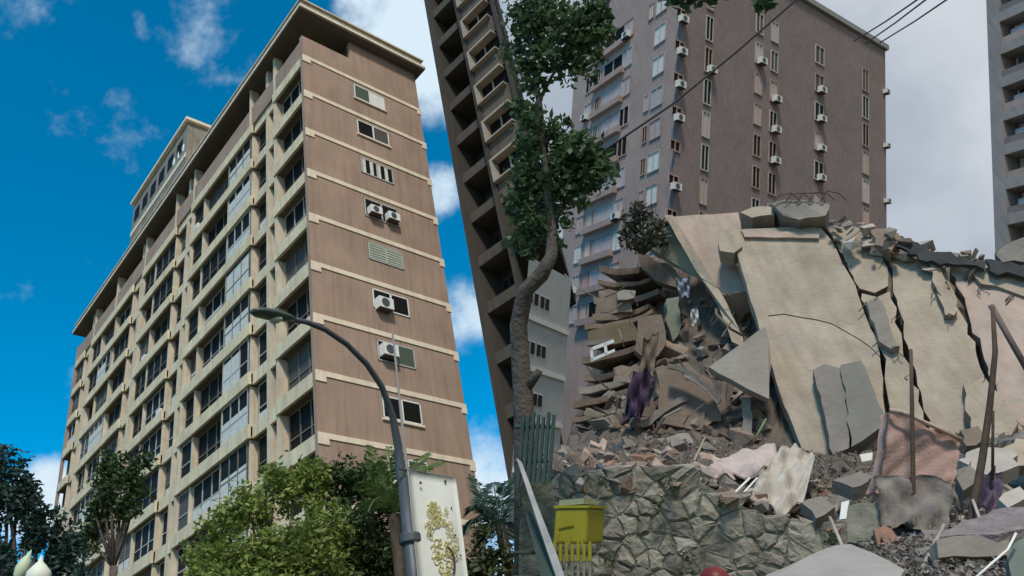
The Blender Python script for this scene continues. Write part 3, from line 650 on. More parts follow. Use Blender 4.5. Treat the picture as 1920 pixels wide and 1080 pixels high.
build(MB().prism([(p[0], p[1], -3) for p in (wb0, wb1, vb1, vb0)], (0, 0, wtop + 3)), 'wall', WBM, wbd, FR)
for zz in np.arange(-.5, wtop - 1, 2.0):
    build(MB().box(.05, lW, -.08, -.004, zz, zz + .16), 'ledge', WHITE, wbd, FWB)
    for e in (.25, .75, 1.3, 1.75):
        if e + .3 < lW:
            w = build(MB().box(e, e + .3, -.03, -.004, zz + .7, zz + 1.15), 'window', GLASSD, wbd, FWB)
            build(MB().box(e - .03, e + .33, -.05, -.032, zz + 1.152, zz + 1.2), 'window_frame', WHITE, w, FWB)

# ================================================================== the collapsed block
R6 = random.Random(21)
def poly3(pts): return [pr(*p) for p in pts]
def newell(P_):
    n = np.zeros(3)
    for i in range(len(P_)):
        a, b = P_[i], P_[(i + 1) % len(P_)]; n += np.cross(a, b)
    n /= np.linalg.norm(n); c = np.mean(P_, axis=0); return n if n @ c < 0 else -n      # faces the camera
def jagged(P_, jag, seg):
    out = []
    n = newell(P_)
    for i in range(len(P_)):
        a, b = P_[i], P_[(i + 1) % len(P_)]; l = np.linalg.norm(b - a); k = max(1, int(l / seg)); s_ = np.cross(n, (b - a) / (l + 1e-9))
        out.append(a)
        for q in range(1, k): out.append(a + (b - a) * ((q + R6.uniform(-.3, .3)) / k) + s_ * R6.uniform(-jag, jag))
    return out
def plate_mb(pts, thick, jag=.05, seg=.28, back=None):
    P_ = poly3(pts); n = newell(P_); Q = jagged(P_, jag, seg) if jag else P_
    return MB().prism(Q, -n * thick if back is None else back)
def broken_sides(o, jag):
    if jag:
        o.data.materials.append(CONCG if o.data.materials[0] is not CONCG else CONCD)
        for i, p_ in enumerate(o.data.polygons): p_.material_index = 1 if i >= 2 else 0
    return o
def plate(name, label, cat, pts, thick, mt, jag=.05, seg=.28, group=None, back=None, bev=0):
    o = broken_sides(build(plate_mb(pts, thick, jag, seg, back), name, mt, None, FR), jag if mt in (CONC, CONCP) else 0)
    if bev:
        md = o.modifiers.new('bevel', 'BEVEL'); md.width = bev; md.segments = 3
    return tag(o, label, cat, group)
def ppart(name, parent, pts, thick, mt, jag=.05, seg=.28, back=None):
    return broken_sides(build(plate_mb(pts, thick, jag, seg, back), name, mt, parent, FR), jag > .018 and mt in (CONC, CONCP))
def rebars(parent, spots, L_=.5, r=.012):
    for (x, y, d, dx, dy) in spots:
        a = pr(x, y, d); b = pr(x + dx, y + dy, d - .1); c = (a + b) / 2 + np.array([R6.uniform(-.1, .1), 0, R6.uniform(-.1, .1)])
        build(MB().tube([a, c, b], r, 5), 'rebar', RUST, parent, FR)
def dS(y): return 21.2 - 3.0 * (y - 425) / 420.0
def S(x, y, o=0): return (x, y, dS(y) + o)
# big cream slab
bs_ = thing('leaning_wall_slab', 'largest cream wall slab leaning back with a hairline crack across it', 'slab', tf(FR, pr(1560, 860, 18)))
crk = [(1650, 668), (1632, 650), (1612, 636), (1588, 622), (1560, 606), (1528, 598), (1500, 594), (1470, 588), (1436, 592)]
ppart('upper_panel', bs_, [S(*p) for p in [(1386, 430), (1440, 428), (1500, 424), (1540, 428), (1560, 452), (1578, 490), (1604, 535), (1622, 590), (1646, 640)] + crk], .32, CONC, .02)
ppart('lower_panel', bs_, [S(x, y + 2.2) for x, y in crk[::-1]] + [S(*p) for p in [(1652, 690), (1655, 740), (1662, 800), (1640, 850), (1560, 872), (1530, 850), (1480, 720)]], .32, CONC, .03)
ppart('edge_beam', bs_, [S(*p, -.04) for p in [(1372, 432), (1388, 424), (1412, 500), (1440, 592), (1484, 720), (1536, 852), (1504, 842), (1462, 738), (1420, 600), (1392, 510)]], .42, CONC, .015)
ppart('ledge', bs_, [S(*p, -.12) for p in [(1390, 431), (1536, 436), (1536, 446), (1396, 444)]], .2, CONCP, .01)
ppart('beam_end', bs_, [S(*p, -.15) for p in [(1346, 452), (1352, 436), (1368, 426), (1386, 428), (1392, 462), (1376, 474), (1362, 472), (1350, 470)]], .5, CONC, .01)
# pink slab beside it
pk = thing('leaning_wall_slab', 'pinkish panel with a tan rim left of the largest cream slab', 'slab', tf(FR, pr(1350, 600, 21.5)))
ppart('panel', pk, [(1262, 406, 22.2), (1384, 398, 22.2), (1392, 430, 22), (1362, 480, 21.7), (1384, 500, 21.6), (1400, 546, 21.2), (1352, 553, 21.2), (1308, 480, 21.7)], .22, CONCP, .015)
ppart('rim', pk, [(1246, 402, 22.0), (1262, 404, 22.0), (1312, 484, 21.5), (1356, 556, 21.0), (1394, 636, 20.3), (1392, 650, 20.2), (1372, 640, 20.3), (1346, 572, 21.0), (1296, 492, 21.5)], .3, CONC, .012)
ppart('soffit', pk, [(1352, 556, 21.2), (1402, 548, 21.2), (1420, 600, 21.6), (1396, 640, 21.9), (1370, 600, 21.6)], .2, CONCD, .03)
ppart('lower_leaf', pk, [(1178, 432, 22.8), (1246, 404, 22.3), (1300, 492, 21.8), (1318, 528, 21.6), (1262, 500, 22.4), (1216, 470, 22.6)], .2, mat('tan_concrete', (.34, .29, .20), var=.2, scale=1, bump=.4, bscale=12), .04)
# broken strips right of it
defs = [
 ('upper strip of broken slab right of the largest slab', [(1548, 425), (1600, 424), (1648, 441), (1657, 490), (1665, 536), (1640, 549), (1612, 541), (1586, 492), (1566, 454)], CONC, .05),
 ('lower strip of broken slab between two crack lines', [(1616, 550), (1644, 557), (1669, 546), (1680, 592), (1692, 642), (1710, 702), (1732, 788), (1694, 806), (1670, 796), (1664, 740), (1660, 690), (1652, 640), (1632, 592)], CONC, .0),
 ('narrow grey sliver of slab standing proud in the crack above the mattress', [(1624, 566), (1646, 556), (1668, 610), (1686, 650), (1672, 655), (1648, 640)], CONCG, -.22),
 ('wide cream slab between the dark crack lines, behind the pink mattress', [(1659, 446), (1700, 457), (1744, 475), (1770, 490), (1779, 530), (1803, 590), (1829, 655), (1855, 720), (1878, 800), (1840, 836), (1742, 806), (1719, 708), (1702, 648), (1688, 588), (1674, 530), (1666, 490)], CONC, .1),
 ('narrow cream slab strip beside the wide one, with a torn end', [(1736, 478), (1764, 490), (1774, 528), (1796, 582), (1788, 592), (1772, 590), (1756, 540)], CONC, -.12),
 ('slanted salmon-stained slab right of the dark crack near the right edge', [(1782, 494), (1850, 497), (1905, 505), (1960, 516), (1960, 870), (1896, 808), (1868, 722), (1841, 655), (1816, 590), (1792, 535)], CONCP, .1),
 ('long pale roof slab strip under the torn roof edge at far right', [(1800, 500), (1850, 496), (1910, 502), (1960, 512), (1960, 566), (1900, 548), (1840, 532)], CONC, -.05),
 ('cream slab fragment low at right behind the curved bar', [(1806, 720), (1846, 706), (1880, 750), (1920, 806), (1960, 850), (1960, 900), (1860, 856), (1820, 800)], CONC, -.3),
]
for lab, pts, m_, o in defs:
    ob_ = plate('broken_slab', lab, 'slab', [S(x, y, o) for x, y in pts], .28, m_, .06, .2, 'broken slabs of the leaning wall')
    for q in range(6):
        x, y = R6.choice(pts); rebars(ob_, [(x, y, dS(y) + o, R6.uniform(-14, 14), R6.uniform(4, 26))])
tag(build(plate_mb([S(*p, -.5) for p in [(1524, 694), (1546, 682), (1576, 690), (1586, 740), (1592, 840), (1562, 852), (1544, 770)]], .3, .04, .2), 'propped_slab', CONCG, None, FR), 'light grey broken panel propped against the foot of the cream slab', 'panel')
tag(build(plate_mb([S(*p, -.6) for p in [(1576, 684), (1614, 676), (1634, 720), (1656, 772), (1650, 802), (1596, 838), (1588, 760)]], .3, .03, .2), 'propped_slab', mat('mid_grey_panel', (.21, .195, .165), var=.15, scale=1.2, bump=.4, bscale=10), None, FR), 'darker grey panel at the foot of the cream slab, left of the mattress', 'panel')
# triangular slab and column under the overhang
plate('triangular_slab', 'pale triangular slab jammed under the pink panel', 'slab', [(1330, 688, 18.6), (1362, 664, 18.7), (1396, 640, 18.8), (1436, 612, 19), (1446, 680, 18.8), (1442, 748, 18.4), (1400, 728, 18.3)], .2, mat('dust_grey_slab', (.33, .29, .24), var=.15, scale=1, bump=.5, bscale=10), .03)
plate('broken_column', 'thin grey broken column standing under the triangular slab', 'column', [(1392, 745, 18.7), (1407, 745, 18.7), (1412, 838, 18.5), (1394, 838, 18.5)], .25, CONCG, .02, .2)
# roof-edge debris
plate('roof_chunk', 'thick flat concrete chunk lying on top of the cream slab', 'chunk', [(1446, 380, 21), (1470, 374, 21), (1520, 378, 21), (1556, 380, 21), (1548, 404, 20.8), (1500, 412, 20.8), (1468, 404, 20.9)], .9, CONCG, .05, .18)
plate('roof_chunk', 'low pale slab fragment left of the flat chunk on the slab top', 'chunk', [(1388, 398, 21.2), (1412, 388, 21.3), (1446, 388, 21.3), (1452, 402, 21.1), (1410, 408, 21.1)], .7, CONC, .04, .18)
plate('roof_chunk', 'brownish broken lump at the tower corner on the roof edge', 'chunk', [(1632, 428, 20.9), (1664, 428, 20.9), (1690, 446, 20.7), (1672, 470, 20.5), (1640, 458, 20.6)], .6, CONCD, .06, .15)
for lab, pts in [('dark torn roofing membrane along the upper right skyline', [(1652, 432), (1692, 442), (1744, 468), (1806, 482), (1850, 494), (1846, 504), (1790, 498), (1738, 486), (1690, 460), (1656, 446)]),
                 ('dark torn roofing strip at the far right skyline', [(1848, 488), (1890, 490), (1960, 500), (1960, 514), (1900, 512), (1856, 504)])]:
    plate('roof_membrane', lab, 'roofing', [S(x, y + R6.uniform(-4, 4), -.30) for x, y in pts], .09, DARKM, .10, .12)
plate('roof_chunk', 'grey sloping rubble heap top at the right edge under the grey block', 'chunk', [(1868, 478, 20.5), (1900, 452, 20.6), (1935, 440, 20.6), (1935, 492, 20.4), (1880, 492, 20.4)], .8, CONCG, .06, .15)
wire = MB()
for q in range(5):
    x0 = 1450 + q * 22; wire.tube([pr(x0, 380, 20.9), pr(x0 + 12, 366 - q * 2, 20.9), pr(x0 + 34, 362, 20.9), pr(x0 + 50, 376, 20.9)], .014, 5)
tag(build(wire, 'bent_rebar', RUST, None, FR), 'tangle of bent steel rods on top of the cream slab', 'rebar')
# pancaked storeys at the left
ordn = ['topmost', 'second', 'third', 'fourth', 'fifth', 'sixth', 'seventh', 'eighth', 'ninth', 'tenth', 'eleventh', 'lowest']
for i in range(12):
    yl = 496 + i * 29 + R6.uniform(-5, 5); rise = 4 + i * 5.2 + R6.uniform(-5, 5); xl = 1120 - i * 4.8 + R6.uniform(-5, 5); xr_ = 1246 + R6.uniform(-26, 14) - i * 2.5; tk = R6.uniform(9, 14); n_ = 7; up_ = []; dn_ = []
    for q in range(n_ + 1):
        t_ = q / n_; x = xl + (xr_ - xl) * t_; y = yl - rise * t_ + 9 * math.sin(math.pi * t_) + R6.uniform(-2, 2); d = 22.2 - i * .23 + t_ * .7
        up_.append((x, y, d)); dn_.append((x + 1, y + tk * (1 - .25 * t_), d))
    o = plate('pancaked_floor', f'{ordn[i]} thin sagging floor layer of the pancaked left ruin' + ('' if i in (0, 11) else ', counted from the top'), 'floor slab', up_ + dn_[::-1], .5, (CONCD, CONCD, CONCG)[i % 3], .025, .2, 'pancaked floors of the left ruin', back=np.array([.8, 5.0, .15]))
    if i % 2 == 0: rebars(o, [(xr_ - R6.uniform(0, 60), yl - rise * .7, 22.0 - i * .23, R6.uniform(-10, 20), R6.uniform(8, 34))])
# wall remnants between the storeys
rem = [
 ('brown balcony front hanging under the second pancaked floor', [(1122, 546, 21.8), (1188, 544, 21.9), (1186, 584, 21.8), (1116, 590, 21.7)], CONCD),
 ('dark ochre wall strip under the third pancaked floor', [(1102, 622, 21.3), (1186, 604, 21.5), (1200, 640, 21.4), (1110, 650, 21.2)], mat('dark_ochre', (.16, .12, .07), var=.2, scale=1.5)),
 ('pale torn sheet on a balcony of the second storey down', [(1156, 548, 21.6), (1192, 545, 21.7), (1190, 558, 21.7), (1158, 562, 21.6)], mat('dusty_sheet', (.42, .37, .31), var=.1)),
 ('brown wall piece between fourth and fifth pancaked floors', [(1150, 690, 20.9), (1228, 676, 21), (1226, 720, 20.8), (1150, 716, 20.7)], CONCD),
 ('big dusty brown block wedged at the middle of the ruin', [(1230, 694, 19.2), (1288, 678, 19.4), (1340, 724, 19.2), (1352, 790, 19.0), (1300, 806, 18.8), (1236, 792, 18.8)], CONCD),
 ('upright grey-green broken wall piece in the dark gap', [(1250, 560, 21.5), (1274, 556, 21.6), (1278, 610, 21.4), (1262, 640, 21.3), (1248, 600, 21.3)], mat('grey_green', (.22, .23, .17), var=.15)),
 ('dark brown slab leaning behind the triangular slab', [(1354, 560, 21.9), (1402, 556, 21.8), (1422, 620, 21.5), (1368, 650, 21.5)], CONCD),
 ('tilted brown slab under the hanging bush', [(1196, 470, 22.6), (1260, 500, 22.4), (1296, 540, 22.2), (1240, 530, 22.3), (1204, 504, 22.5)], CONCD),
 ('rough brown lump left of the dark gap', [(1196, 600, 21.0), (1240, 590, 21.2), (1250, 640, 21.0), (1222, 676, 20.8), (1190, 656, 20.8)], CONCD),
 ('dusty leaning board right of the purple cloth', [(1196, 790, 18.6), (1286, 742, 19), (1292, 752, 19), (1204, 802, 18.6)], CONCG),
 ('dark plank below the big brown block', [(1190, 832, 18.0), (1290, 812, 18.3), (1302, 830, 18.1), (1196, 846, 17.9)], CONCG),
]
for lab, pts, m_ in rem: plate('wall_remnant', lab, 'debris', pts, .3, m_, .06, .2, 'wall remnants of the left ruin')
wf = thing('torn_window_frame', 'pale empty window frame hanging between the pancaked floors', 'window frame', tf(FR, pr(1128, 676, 20.6)))
for pts in [[(1106, 652), (1150, 636), (1152, 642), (1108, 658)], [(1108, 672), (1152, 654), (1153, 659), (1109, 678)], [(1106, 652), (1111, 650), (1113, 676), (1108, 678)], [(1132, 644), (1137, 642), (1139, 664), (1134, 667)]]:
    ppart('frame_bar', wf, [(x, y, 20.5) for x, y in pts], .06, WHITE, 0)
for lab, a, b, c, wd in [('upper curved pale strip of plaster arching over the brown block', (1254, 682), (1300, 684), (1352, 748), 8), ('lower curved pale strip of plaster arching over the brown block', (1284, 700), (1322, 716), (1348, 752), 6)]:
    q = np.linspace(0, 1, 8); X = [((1 - t) ** 2 * a[0] + 2 * t * (1 - t) * b[0] + t * t * c[0], (1 - t) ** 2 * a[1] + 2 * t * (1 - t) * b[1] + t * t * c[1]) for t in q]
    plate('plaster_strip', lab, 'debris', [(x, y, 18.7) for x, y in X] + [(x - 3, y + wd, 18.7) for x, y in X[::-1]], .2, CONCG, 0)
for q in range(16):
    x, y = R6.uniform(1090, 1420), R6.uniform(540, 820); d = 18.6 + (820 - y) / 280 * 2.2; L2 = R6.uniform(30, 80); an = R6.uniform(-2.6, -.5)
    e_ = (x + L2 * math.cos(an), y + L2 * math.sin(an) * .8); cx_ = ((x + e_[0]) / 2 + R6.uniform(-10, 10), (y + e_[1]) / 2 + R6.uniform(-10, 10))
    tag(build(MB().tube([pr(x, y, d), pr(*cx_, d - .2), pr(*e_, d - .1)], R6.choice((.014, .02, .035)), 5), 'bent_rebar', R6.choice((RUST, CONCG, CONCD)), None, FR), 'thin bent rod sticking out of the left ruin', 'rebar', 'bent rods in the left ruin')
# dusty mass behind and under it all
def heap(name, xs, ds, yfun, amp, label=None):
    v = []; nx = len(xs)
    for d in ds:
        for x in xs:
            p = pr(x, yfun(x, d), d); v.append(p + np.array([0, 0, 0]))
    v = np.array(v)
    v[:, 2] += amp * (rng.normal(size=len(v)) * .7); v[:, 0] += amp * .4 * rng.normal(size=len(v)); v[:, 1] += amp * .4 * rng.normal(size=len(v))
    f = [(i * nx + j, i * nx + j + 1, (i + 1) * nx + j + 1, (i + 1) * nx + j) for i in range(len(ds) - 1) for j in range(nx - 1)]
    return tag(build(MB().add(v, f), name, RUBM, None, FR), label, None, None, 'stuff')
def ip(x, xp, yp): return float(np.interp(x, xp, yp))
def ymain(x, d):
    rows = [(10.1, ip(x, [1020, 1100, 1300, 1380, 1440, 1500, 1640, 1700, 1960], [915, 905, 905, 935, 970, 990, 990, 985, 975])),
            (13.0, ip(x, [1020, 1100, 1300, 1500, 1640, 1960], [880, 872, 884, 912, 916, 905])),
            (16.0, ip(x, [1020, 1100, 1300, 1500, 1640, 1960], [862, 848, 858, 872, 872, 850])),
            (18.5, ip(x, [1020, 1080, 1160, 1300, 1500, 1640, 1960], [856, 838, 815, 826, 850, 840, 800])),
            (21.5, ip(x, [1020, 1060, 1110, 1200, 1300, 1420, 1600, 1800, 1960], [856, 846, 760, 690, 640, 600, 560, 600, 620])),
            (24.0, ip(x, [1020, 1056, 1100, 1160, 1260, 1400, 1600, 1700, 1960], [856, 850, 720, 545, 490, 440, 440, 480, 510])),
            (27.0, ip(x, [1020, 1056, 1100, 1160, 1260, 1400, 1600, 1700, 1960], [856, 852, 760, 520, 465, 415, 425, 470, 500]))]
    return ip(d, [r[0] for r in rows], [r[1] for r in rows])
heap('rubble_mound', np.arange(1020, 1965, 8), np.concatenate([np.arange(10.1, 19, .22), np.arange(19, 27.2, .35)]), ymain, .075)
def yfront(x, d):
    rows = [(6.2, 1130), (7.5, ip(x, [1560, 1700, 1960], [1085, 1070, 1075])), (9.0, ip(x, [1560, 1660, 1960], [1040, 1015, 1010])), (10.6, ip(x, [1560, 1660, 1960], [975, 962, 955]))]
    return ip(d, [r[0] for r in rows], [r[1] for r in rows])
heap('rubble_mound', np.arange(1600, 1965, 7), np.arange(6.2, 10.7, .16), yfront, .05)

# fragments: angular hull meshes shared by many pieces
def hull(seed, n=13, s=(1, .75, .5)):
    r_ = random.Random(seed); bm = bmesh.new()
    for i in range(n):
        v = [r_.choice((-1, 1)) * (1 - r_.random() ** 2 * .5) * .5 * s[k] for k in range(3)]; v[r_.randrange(3)] *= r_.uniform(.3, 1); bm.verts.new(v)
    bmesh.ops.convex_hull(bm, input=bm.verts); 
    for v in [v for v in bm.verts if not v.link_faces]: bm.verts.remove(v)
    bmesh.ops.recalc_face_normals(bm, faces=bm.faces)
    me = bpy.data.meshes.new('fragment'); bm.to_mesh(me); bm.free(); return me
FM = {}
shapes = {'block': [(1, .8, .55), (1, .7, .7), (1, .9, .35)], 'shard': [(1, .55, .12), (1, .8, .1), (1, .35, .1)]}
CONCW = mat('pale_plaster', (.45, .40, .34), var=.15, scale=3, bump=.3, island=.15); BRICKM = mat('clay_block', (.33, .185, .125), var=.2, scale=4, island=.2)
fmats = {'g': CONCG, 'd': CONCD, 'w': CONCW, 'c': CONCP, 'b': BRICKM}
for kind, ss in shapes.items():
    for km, m_ in fmats.items():
        FM[kind, km] = []
        for i, s_ in enumerate(ss * 2):
            me = hull((17 if kind == 'block' else 61) + i * 7, 14 if kind == 'block' else 11, s_); me.materials.append(m_); FM[kind, km].append(me)
R7 = random.Random(33)
FRAG_LABEL = {'block': 'angular lump of rubble', 'shard': 'flat broken shard of rubble'}
FCOL = {'g': 'grey', 'd': 'dusty brown', 'w': 'whitish plaster', 'c': 'pinkish', 'b': 'clay red'}
def fragments(n, xr, dr, size, kinds, mats, where, yoff=(-6, 6), yf=ymain):
    for i in range(n):
        x = R7.uniform(*xr); d = R7.uniform(*dr); y = yf(x, d) + R7.uniform(*yoff)
        kind = R7.choice(kinds); km = R7.choice(mats); s_ = R7.uniform(*size) * (1 if R7.random() < .8 else 1.6)
        o = bpy.data.objects.new({'g': 'concrete_', 'd': 'concrete_', 'w': 'plaster_', 'c': 'plaster_', 'b': 'brick_'}[km] + {'block': 'lump', 'shard': 'shard'}[kind], R7.choice(FM[kind, km])); col.objects.link(o)
        o.location = tf(FR, pr(x, y, d)); o.rotation_euler = (R7.uniform(-.9, .9), R7.uniform(-.9, .9), R7.uniform(0, 6.28)); o.scale = (s_,) * 3
        lab = f"{FCOL[km]} {FRAG_LABEL[kind]} {where}"; tag(o, lab, 'rubble', f'{FCOL[km]} {kind}s {where}')
fragments(105, (1030, 1330), (10.3, 17), (.14, .36), ('block', 'block', 'shard'), 'ggdddwcb', 'on the left heap above the stone wall')
fragments(70, (1330, 1660), (10.3, 17), (.12, .32), ('block', 'shard', 'shard'), 'gggddwcb', 'around the draped cloths')
fragments(95, (1640, 1930), (7.2, 10.6), (.08, .24), ('block', 'shard', 'shard'), 'gggddwcb', 'on the front slope around the mattress', yf=yfront)
fragments(75, (1640, 1930), (10.5, 18), (.18, .45), ('block', 'shard'), 'ggddwc', 'behind the mattress at right')
fragments(185, (1085, 1440), (18.3, 22.6), (.12, .46), ('block', 'shard'), 'dddg', 'inside the left ruin', (-14, 4))
fragments(95, (1560, 1930), (20.5, 21.5), (.14, .42), ('shard', 'shard', 'block'), 'ggdwwc', 'along the broken roof edge', (-20, 30), yf=lambda x, d: ip(x, [1380, 1560, 1660, 1750, 1960], [404, 425, 450, 490, 505]))
# fine grit: uncountable
gv = []; gf = []
for i in range(16000):
    u = R7.random(); x = R7.uniform(1030, 1940) if u < .7 else R7.uniform(1600, 1940)
    if u < .7: d = R7.uniform(10.15, 18.5); p = pr(x, ymain(x, d), d)
    else: d = R7.uniform(6.4, 10.6); p = pr(x, yfront(x, d), d)
    s_ = R7.uniform(.008, .034); o = len(gv); r_ = [np.array([R7.uniform(-1, 1), R7.uniform(-1, 1), R7.uniform(-.6, 1)]) * s_ for _ in range(4)]
    p = p + np.array([0, 0, R7.uniform(0, .08)]); gv += [tuple(p + q) for q in r_]; gf += [(o, o + 1, o + 2), (o, o + 2, o + 3), (o, o + 3, o + 1), (o + 1, o + 3, o + 2)]
tag(build(MB().add(gv, gf), 'grit', mat('grit', (.27, .235, .20), var=.2, scale=5, bump=0, island=.5), None, FR), None, None, None, 'stuff')

# ================================================================== stone retaining wall
SWD = 9.9
sw = thing('stone_wall', 'mossy rubble-stone retaining wall below the debris', 'wall', tf(FR, pr(1330, 1090, SWD)))
o_ = pr(1016, 1110, SWD); ex = pr(1690, 1110, SWD) - o_; wl_ = np.linalg.norm(ex); ex /= wl_; ez = np.array([0, 0, 1.0]); ez -= (ez @ ex) * ex; ez /= np.linalg.norm(ez); ey = np.cross(ex, ez); ey = ey if ey @ o_ < 0 else -ey
def topz(u):                                       # wall top above o_, in metres
    px_ = 1010 + 680 * u / wl_; yt = ip(px_, [1010, 1040, 1110, 1200, 1320, 1380, 1440, 1500, 1580, 1640, 1690], [925, 905, 906, 898, 905, 938, 975, 996, 1004, 1000, 1004])
    return (1110 - yt) * SWD / FPX
seeds = []; R8 = random.Random(8)
for j in range(7):
    for i in range(22):
        if R8.random() < .22: continue
        u = (i + .5 * (j % 2) + R8.uniform(-.48, .48)) / 22 * wl_; v_ = (j + .5 + R8.uniform(-.48, .48)) * .205
        if 0.08 < u < wl_ and v_ < topz(max(0, min(wl_, u))) - .03: seeds.append((u, v_))
def clip(poly, a, b):                              # keep the part of poly nearer to a than b
    mx_, my_ = (a[0] + b[0]) / 2, (a[1] + b[1]) / 2; nx_, ny_ = b[0] - a[0], b[1] - a[1]; out = []
    for i in range(len(poly)):
        p, q = poly[i], poly[(i + 1) % len(poly)]; sp = (p[0] - mx_) * nx_ + (p[1] - my_) * ny_; sq = (q[0] - mx_) * nx_ + (q[1] - my_) * ny_
        if sp <= 0: out.append(p)
        if sp * sq < 0: t = sp / (sp - sq); out.append((p[0] + t * (q[0] - p[0]), p[1] + t * (q[1] - p[1])))
    return out
build(MB().prism([o_ + ex * 0, o_ + ex * wl_] + [o_ + ex * u + ez * (topz(u) - .02) for u in np.linspace(wl_, 0, 24)], -ey * .6), 'mortar_core', MORT, sw, FR)
for a in seeds:
    tz = topz(max(0, min(wl_, a[0]))); xa = max(.01, a[0] - .4); poly = [(xa, max(0, a[1] - .35)), (a[0] + .4, max(0, a[1] - .35)), (a[0] + .4, min(tz, a[1] + .35)), (xa, min(tz, a[1] + .35))]
    for b in seeds:
        if b is not a and abs(b[0] - a[0]) < .6 and abs(b[1] - a[1]) < .6: poly = clip(poly, a, b)
    if len(poly) < 3: continue
    cx = sum(p[0] for p in poly) / len(poly); cy = sum(p[1] for p in poly) / len(poly)
    def lay(k_, out): return [o_ + ex * (cx + (p[0] - cx) * k_) + ez * (cy + (p[1] - cy) * k_) + ey * out for p in poly]
    rough_ = []
    for i in range(len(poly)):
        p, q = poly[i], poly[(i + 1) % len(poly)]; rough_ += [(p[0] + R8.uniform(-.012, .012), p[1] + R8.uniform(-.012, .012)), ((p[0] + q[0]) / 2 + R8.uniform(-.02, .02), (p[1] + q[1]) / 2 + R8.uniform(-.02, .02))]
    poly = rough_
    pr_ = R8.uniform(.006, .034); kk = R8.uniform(.84, .98); A, B_, C_ = lay(kk, -.05), lay(kk - .04, pr_ * .6), lay(kk - .22, pr_)
    n = len(poly); C_ = [p + ey * R8.uniform(-.012, .012) for p in C_]
    vs_ = A + B_ + C_ + [o_ + ex * cx + ez * cy + ey * (pr_ + .008)]
    fs = [(i, (i + 1) % n, n + (i + 1) % n, n + i) for i in range(n)] + [(n + i, n + (i + 1) % n, 2 * n + (i + 1) % n, 2 * n + i) for i in range(n)] + [(2 * n + i, 2 * n + (i + 1) % n, 3 * n) for i in range(n)]
    build(MB().add(vs_, fs), 'stone', STONE, sw, FR)

# ================================================================== cloths, mattress, bars
def cloth(name, label, cat, corners, amp, mt, nu=14, nv=12, folds=3.0, seed=0, th=.02):
    c = [pr(*p) for p in corners]; n = newell(c); r_ = np.random.default_rng(seed); ph = r_.uniform(0, 6, 6); v = []
    for j in range(nv + 1):
        for i in range(nu + 1):
            a, b = i / nu, j / nv; p = c[0] * (1 - a) * (1 - b) + c[1] * a * (1 - b) + c[2] * a * b + c[3] * (1 - a) * b
            w = math.sin((a + .25 * math.sin(b * 2.6 + ph[4])) * folds * 6.28 + ph[0] + 1.9 * math.sin(b * 4 + ph[1])) * (.2 + .5 * b) + .55 * math.sin(b * 8 + a * 6 + ph[2]) + .4 * math.sin(a * 13 - b * 11 + ph[5]) + .25 * math.sin(a * 23 + b * 19 + ph[3])
            e_ = .06 * math.sin(a * 11 + ph[3]) * (1 if j in (0, nv) else 0)
            v.append(p + n * amp * w + (c[3] - c[0]) * e_ * (1 if j == nv else -.6))
    N_ = len(v); v2 = v + [p - n * th for p in v]; w_ = nu + 1
    q = [(j * w_ + i, j * w_ + i + 1, (j + 1) * w_ + i + 1, (j + 1) * w_ + i) for j in range(nv) for i in range(nu)]
    ed = list(range(w_)) + [j * w_ + nu for j in range(1, nv + 1)] + [nv * w_ + i for i in range(nu - 1, -1, -1)] + [j * w_ for j in range(nv - 1, 0, -1)]
    f = q + [tuple(k + N_ for k in reversed(t)) for t in q] + [(ed[i], ed[(i + 1) % len(ed)], ed[(i + 1) % len(ed)] + N_, ed[i] + N_) for i in range(len(ed))]
    return tag(build(MB().add(v2, f), name, mt, None, FR, True), label, cat)
def fabric(name, c, var=.15): return mat(name, c, rough=.95, var=var, scale=4, bump=.3, bscale=30, spec=.1)
PINKC = fabric('salmon_fabric', (.46, .30, .245), .25); GREYC = fabric('grey_blanket', (.25, .215, .185), .3)
ms = thing('mattress', 'salmon pink mattress folded over an upright bar in the rubble', 'mattress', tf(FR, pr(1715, 930, 9.6)))
ml = cloth('mattress_body', None, None, [(1670, 766, 9.5), (1804, 826, 9.78), (1776, 938, 9.5), (1642, 930, 9.35)], .035, PINKC, nu=24, nv=18, folds=.9, seed=14, th=.16)
ml.parent = ms; ml.location = Vector(ml.location) - Vector(ms.location)
edge_t = MB().tube([pr(1668, 769, 9.44), pr(1690, 772, 9.44), pr(1712, 782, 9.46), pr(1745, 797, 9.56), pr(1802, 824, 9.72)], .022, 8)
build(edge_t, 'piping', fabric('pale_piping', (.58, .42, .35)), ms, FR, True)
cloth('blanket', 'dusty grey blanket hanging from the mattress', 'blanket', [(1640, 892, 9.24), (1786, 896, 9.38), (1778, 1000, 9.1), (1654, 985, 9.0)], .05, GREYC, folds=4, seed=2)
cloth('dark_cloth', 'dark blue cloth trailing under the grey blanket', 'cloth', [(1662, 955, 9.25), (1735, 960, 9.25), (1732, 1060, 8.9), (1690, 1055, 8.9)], .04, fabric('slate_cloth', (.085, .08, .095)), folds=2, seed=3)
cloth('grey_cloth', 'pale grey cloth draped over the rubble left of the cream slab foot', 'cloth', [(1470, 838, 13), (1532, 846, 13.2), (1500, 962, 10.2), (1396, 930, 10.3)], .10, fabric('pale_grey_cloth', (.47, .425, .365)), folds=2.2, seed=4, nu=20, nv=18)
cloth('pink_sheet', 'pinkish sheet spread on the rubble left of the grey cloth', 'sheet', [(1335, 856, 13.2), (1454, 834, 13.4), (1462, 880, 12.0), (1344, 902, 11.6)], .06, fabric('pink_sheet', (.54, .43, .375)), folds=1.6, seed=5)
